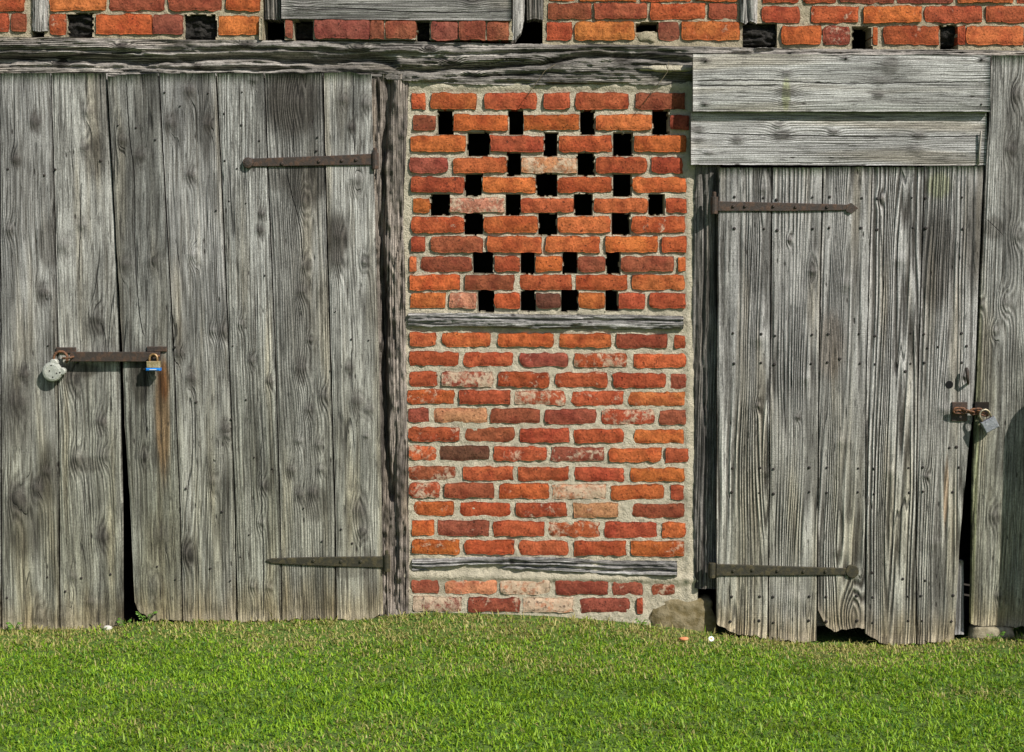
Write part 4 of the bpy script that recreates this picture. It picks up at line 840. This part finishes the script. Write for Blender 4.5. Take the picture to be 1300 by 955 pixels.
# chain and silver padlock
def link(c, ang, L, r, wr, tilt=0.0):
    pts = []; ca, sa = math.cos(ang), math.sin(ang); ct, st_ = math.cos(tilt), math.sin(tilt)
    for i in range(16):
        a = 2 * math.pi * i / 16; lx = math.cos(a) * r + (L / 2 - r) * (1 if math.cos(a) > 0 else -1); lz = math.sin(a) * r
        pts.append(np.array(c) + np.array([lx * ca - lz * ct * sa, -lz * st_, lx * sa + lz * ct * ca]))
    return pts
ch = thing('chain', 'short rusty chain linking the narrow door to the plain boards', 'chain', S3(1232, 527, Y3 - .05))
for (px, py, an, tl) in ((1218, 521.5, -5, .2), (1229, 522.5, -12, 1.2), (1239, 522.5, 4, .25), (1247, 525, -22, 1.1)):
    MB().tube(link(S3(px, py, Y3 - .030), math.radians(an), .050, .0125, .004, tl), .0042, 7, closed=True).make('link', IRON_R, ch, True)
st = MB(); st.tube([S3(1212, 523, Y3 + .003), S3(1212, 522, Y3 - .028), S3(1216, 521, Y3 - .036), S3(1220, 521, Y3 - .028), S3(1220, 522, Y3 + .003)], .0045, 8); st.make('staple', IRON_R, door, True)
pk = thing('padlock', 'square silver padlock hanging askew from the rusty chain', 'padlock', S3(1257, 549, Y3 - .05)); yp = Y3 - .060; c = S3(1257.5, 539.5, yp); th = math.radians(28)
R = lambda x, y, z: (c[0] + x * math.cos(th) - z * math.sin(th), c[1] + y, c[2] + x * math.sin(th) + z * math.cos(th))
b = MB().box((-.031, 0, -.025), (.031, .022, .025), .003); b.v = [R(*p) for p in b.v]; b.make('lock_body', SILVER, pk)
b = MB(); b.tube([R(-.021, .011, .02), R(-.021, .011, .045)] + [R(.021 * math.cos(a), .011, .047 + .021 * math.sin(a)) for a in np.linspace(math.pi, 0, 10)] + [R(.021, .011, .045), R(.021, .011, .02)], .0046, 8)
b.make('shackle', iron_mat('pale_steel', (.30, .24, .15), (.50, .44, .34), .7, .4), pk, True)

# ------------------------------------------------------------------ foot of the wall
def rock(name, c, r, mat, seed, label, cat, n=14, lump=.25, flat=None):
    V = []; F = []; m = n // 2 + 2; c = np.array(c, float)
    for i in range(m):
        ph = math.pi * i / (m - 1)
        for k in range(n):
            a = 2 * math.pi * k / n; d = np.array([math.sin(ph) * math.cos(a), math.sin(ph) * math.sin(a), math.cos(ph)])
            q_ = np.sign(d) * np.abs(d) ** (flat or 1.0); s = 1 + lump * (float(vn(d[0] * 2 + 9, d[1] * 2 + d[2] * 3 + 5, seed)) - .5)
            V.append(c + q_ * np.array(r) * s)
    for i in range(m - 1):
        for k in range(n): k2 = (k + 1) % n; F.append((i * n + k, (i + 1) * n + k, (i + 1) * n + k2, i * n + k2))
    o = mk(name, V, F, mat, None, True); return tag(o, label, cat)
rock('mortar_lump', (LUMP[0], .02, LUMP[1]), (.046, .022, .024), MORTAR_UP, 15, 'lump of pale mortar in the gap of the bottom brick course', 'mortar', 18, .5, .8)
STONE = plain_noise_mat('lichen_stone', (.13, .10, .045), (.23, .19, .115), 22, .95, .014)
g = S3(865, 782, .02); rock('foundation_stone', (g[0], .048, g[2] - .01), (.14, .055, .085), STONE, 3, 'mossy tan foundation stone under the blackened door post', 'stone', 30, .35, .45)
g = S3(1258, 805, -.03); rock('sill_block', (g[0], -.02, g[2]), (.095, .045, .042), plain_noise_mat('rotten_sill', (.20, .17, .11), (.33, .29, .20), 30, .95, .01), 5, 'rotten wooden block under the plain boards by the narrow door', 'wood block', 22, .2, .5)
g = on_ground(137, 800); rock('pebble', g + np.array([0, 0, .008]), (.020, .014, .013), plain_noise_mat('pale_pebble', (.5, .47, .42), (.65, .62, .57), 40), 8, 'pale pebble in the grass below the gap of the wide door', 'pebble', 10)
g = on_ground(868, 817); rock('brick_chip', g + np.array([0, 0, .020]), (.022, .014, .008), plain_noise_mat('orange_chip', (.55, .20, .08), (.65, .30, .16), 60), 9, 'small orange brick chip lying in the lawn near the white flower', 'brick chip', 9)
# white daisy
g = on_ground(903, 820) + np.array([0, 0, .030]); dz = thing('daisy', 'small white daisy in the lawn in front of the blackened door post', 'flower', g - np.array([0, 0, .03]))
PET = plain_noise_mat('white_petal', (.78, .78, .75), (.85, .85, .82), 30, .6, .0002); b = MB(); nrm = np.array([0, -.75, .66]); ua = np.array([1., 0, 0]); va = np.cross(nrm, ua)
for k in range(12):
    a = k * math.pi / 6; d = ua * math.cos(a) + va * math.sin(a); s = np.cross(nrm, d); b.add([g, g + d * .006 + s * .0022, g + d * .0115 + s * .0018, g + d * .0125, g + d * .0115 - s * .0018, g + d * .006 - s * .0022], [(0, 1, 2, 3, 4, 5)])
b.make('petals', PET, dz); MB().lathe(g, nrm, [(0, .0035), (.002, .003), (.003, .0012)], 8).make('flower_centre', plain_noise_mat('yellow_centre', (.6, .4, .03), (.7, .5, .05), 30), dz)
MB().tube([g - np.array([0, 0, .03]), g - np.array([0, 0, .001])], .0012, 5).make('stem', plain_noise_mat('stem_green', (.08, .16, .02), (.11, .2, .03), 30), dz)
# small weeds
LEAF = plain_noise_mat('weed_leaf', (.075, .17, .022), (.13, .25, .035), 60, .5, .0008)
def weed(px, py, h, n, seed, label):
    g = on_ground(px, py); r = random.Random(seed); w = thing('weed', label, 'weed', g, 'weeds along the foot of the wall')
    for i in range(n):
        a = r.uniform(math.pi, 2 * math.pi) if i % 3 else r.uniform(0, 6.28); hh = h * r.uniform(.4, 1); top = g + np.array([math.cos(a) * hh * .7, math.sin(a) * hh * .5 - .004, hh])
        MB().tube([g, (g + top) / 2 + np.array([0, 0, hh * .12]), top], .0011, 5).make('stem', LEAF, w)
        d = np.array([math.cos(a), math.sin(a) * .8 - .2, r.uniform(-.5, .3)]); d /= np.linalg.norm(d); s = np.cross(d, [0, -.6, .8]); s /= np.linalg.norm(s); L = r.uniform(.010, .019); nn = np.cross(s, d)
        V = [top]; 
        for f, wd in ((.3, .34), (.65, .36), (1, .0)): V += [top + d * L * f + s * L * wd - nn * L * .12, top + d * L * f, top + d * L * f - s * L * wd - nn * L * .12]
        mk('leaf', V[:8] + [V[8]], [(0, 1, 2), (0, 2, 3), (1, 4, 5, 2), (2, 5, 6, 3), (4, 8, 5), (5, 8, 6)], LEAF, w)
weed(186, 792, .06, 14, 1, 'leafy weed under the broken foot of the plank by the wide gap'); weed(158, 797, .04, 9, 2, 'low weed at the gap beside the pale pebble')
weed(1283, 806, .10, 18, 3, 'straggly taller weed in front of the rotten wooden block'); weed(1262, 815, .05, 10, 4, 'low weed at the foot of the rotten wooden block')
weed(20, 801, .045, 10, 5, 'low weed at the foot of the outer door leaf'); weed(970, 812, .035, 8, 6, 'low weed at the hinge side of the narrow door'); weed(815, 795, .035, 8, 7, 'low weed beside the mossy foundation stone')

# rounded fence post that throws its shadow on the boards at the right
gp = MB(); gz0 = float(ground_z(2.46, -.35)) - .05; gp.lathe((2.46, -.35, gz0), (0, 0, 1), [(0, .078), (.6, .075), (1.2 - gz0, .074), (1.25 - gz0, .06), (1.275 - gz0, .03)], 18)
tag(gp.make('fence_post', OAK_V, None, True), 'round-topped fence post standing on the lawn beyond the plain boards', 'post')

g = S3(846, 87, -.02); rock('mortar_smear', (g[0], -.010, g[2]), (.125, .022, .013), MORTAR, 19, 'cream mortar smear along the beam beside the over-door boards', 'mortar', 24, .6, .8)
STRAW = plain_noise_mat('dry_stalk', (.10, .08, .05), (.17, .14, .09), 60, .8, .0003)
for (lb, pts) in (('thin dry stalk hanging from the middle of the cracked beam', [(705, 82), (692, 90), (676, 112), (667, 126)]), ('thin dry stalk hanging near the cream mortar smear', [(849, 78), (847, 92), (836, 107), (816, 133)])):
    tag(MB().tube([S3(px, py, -.030 - .004 * i) for i, (px, py) in enumerate(pts)], .0013, 5).make('dry_stalk', STRAW, None, True), lb, 'stalk', 'dry stalks on the beam')
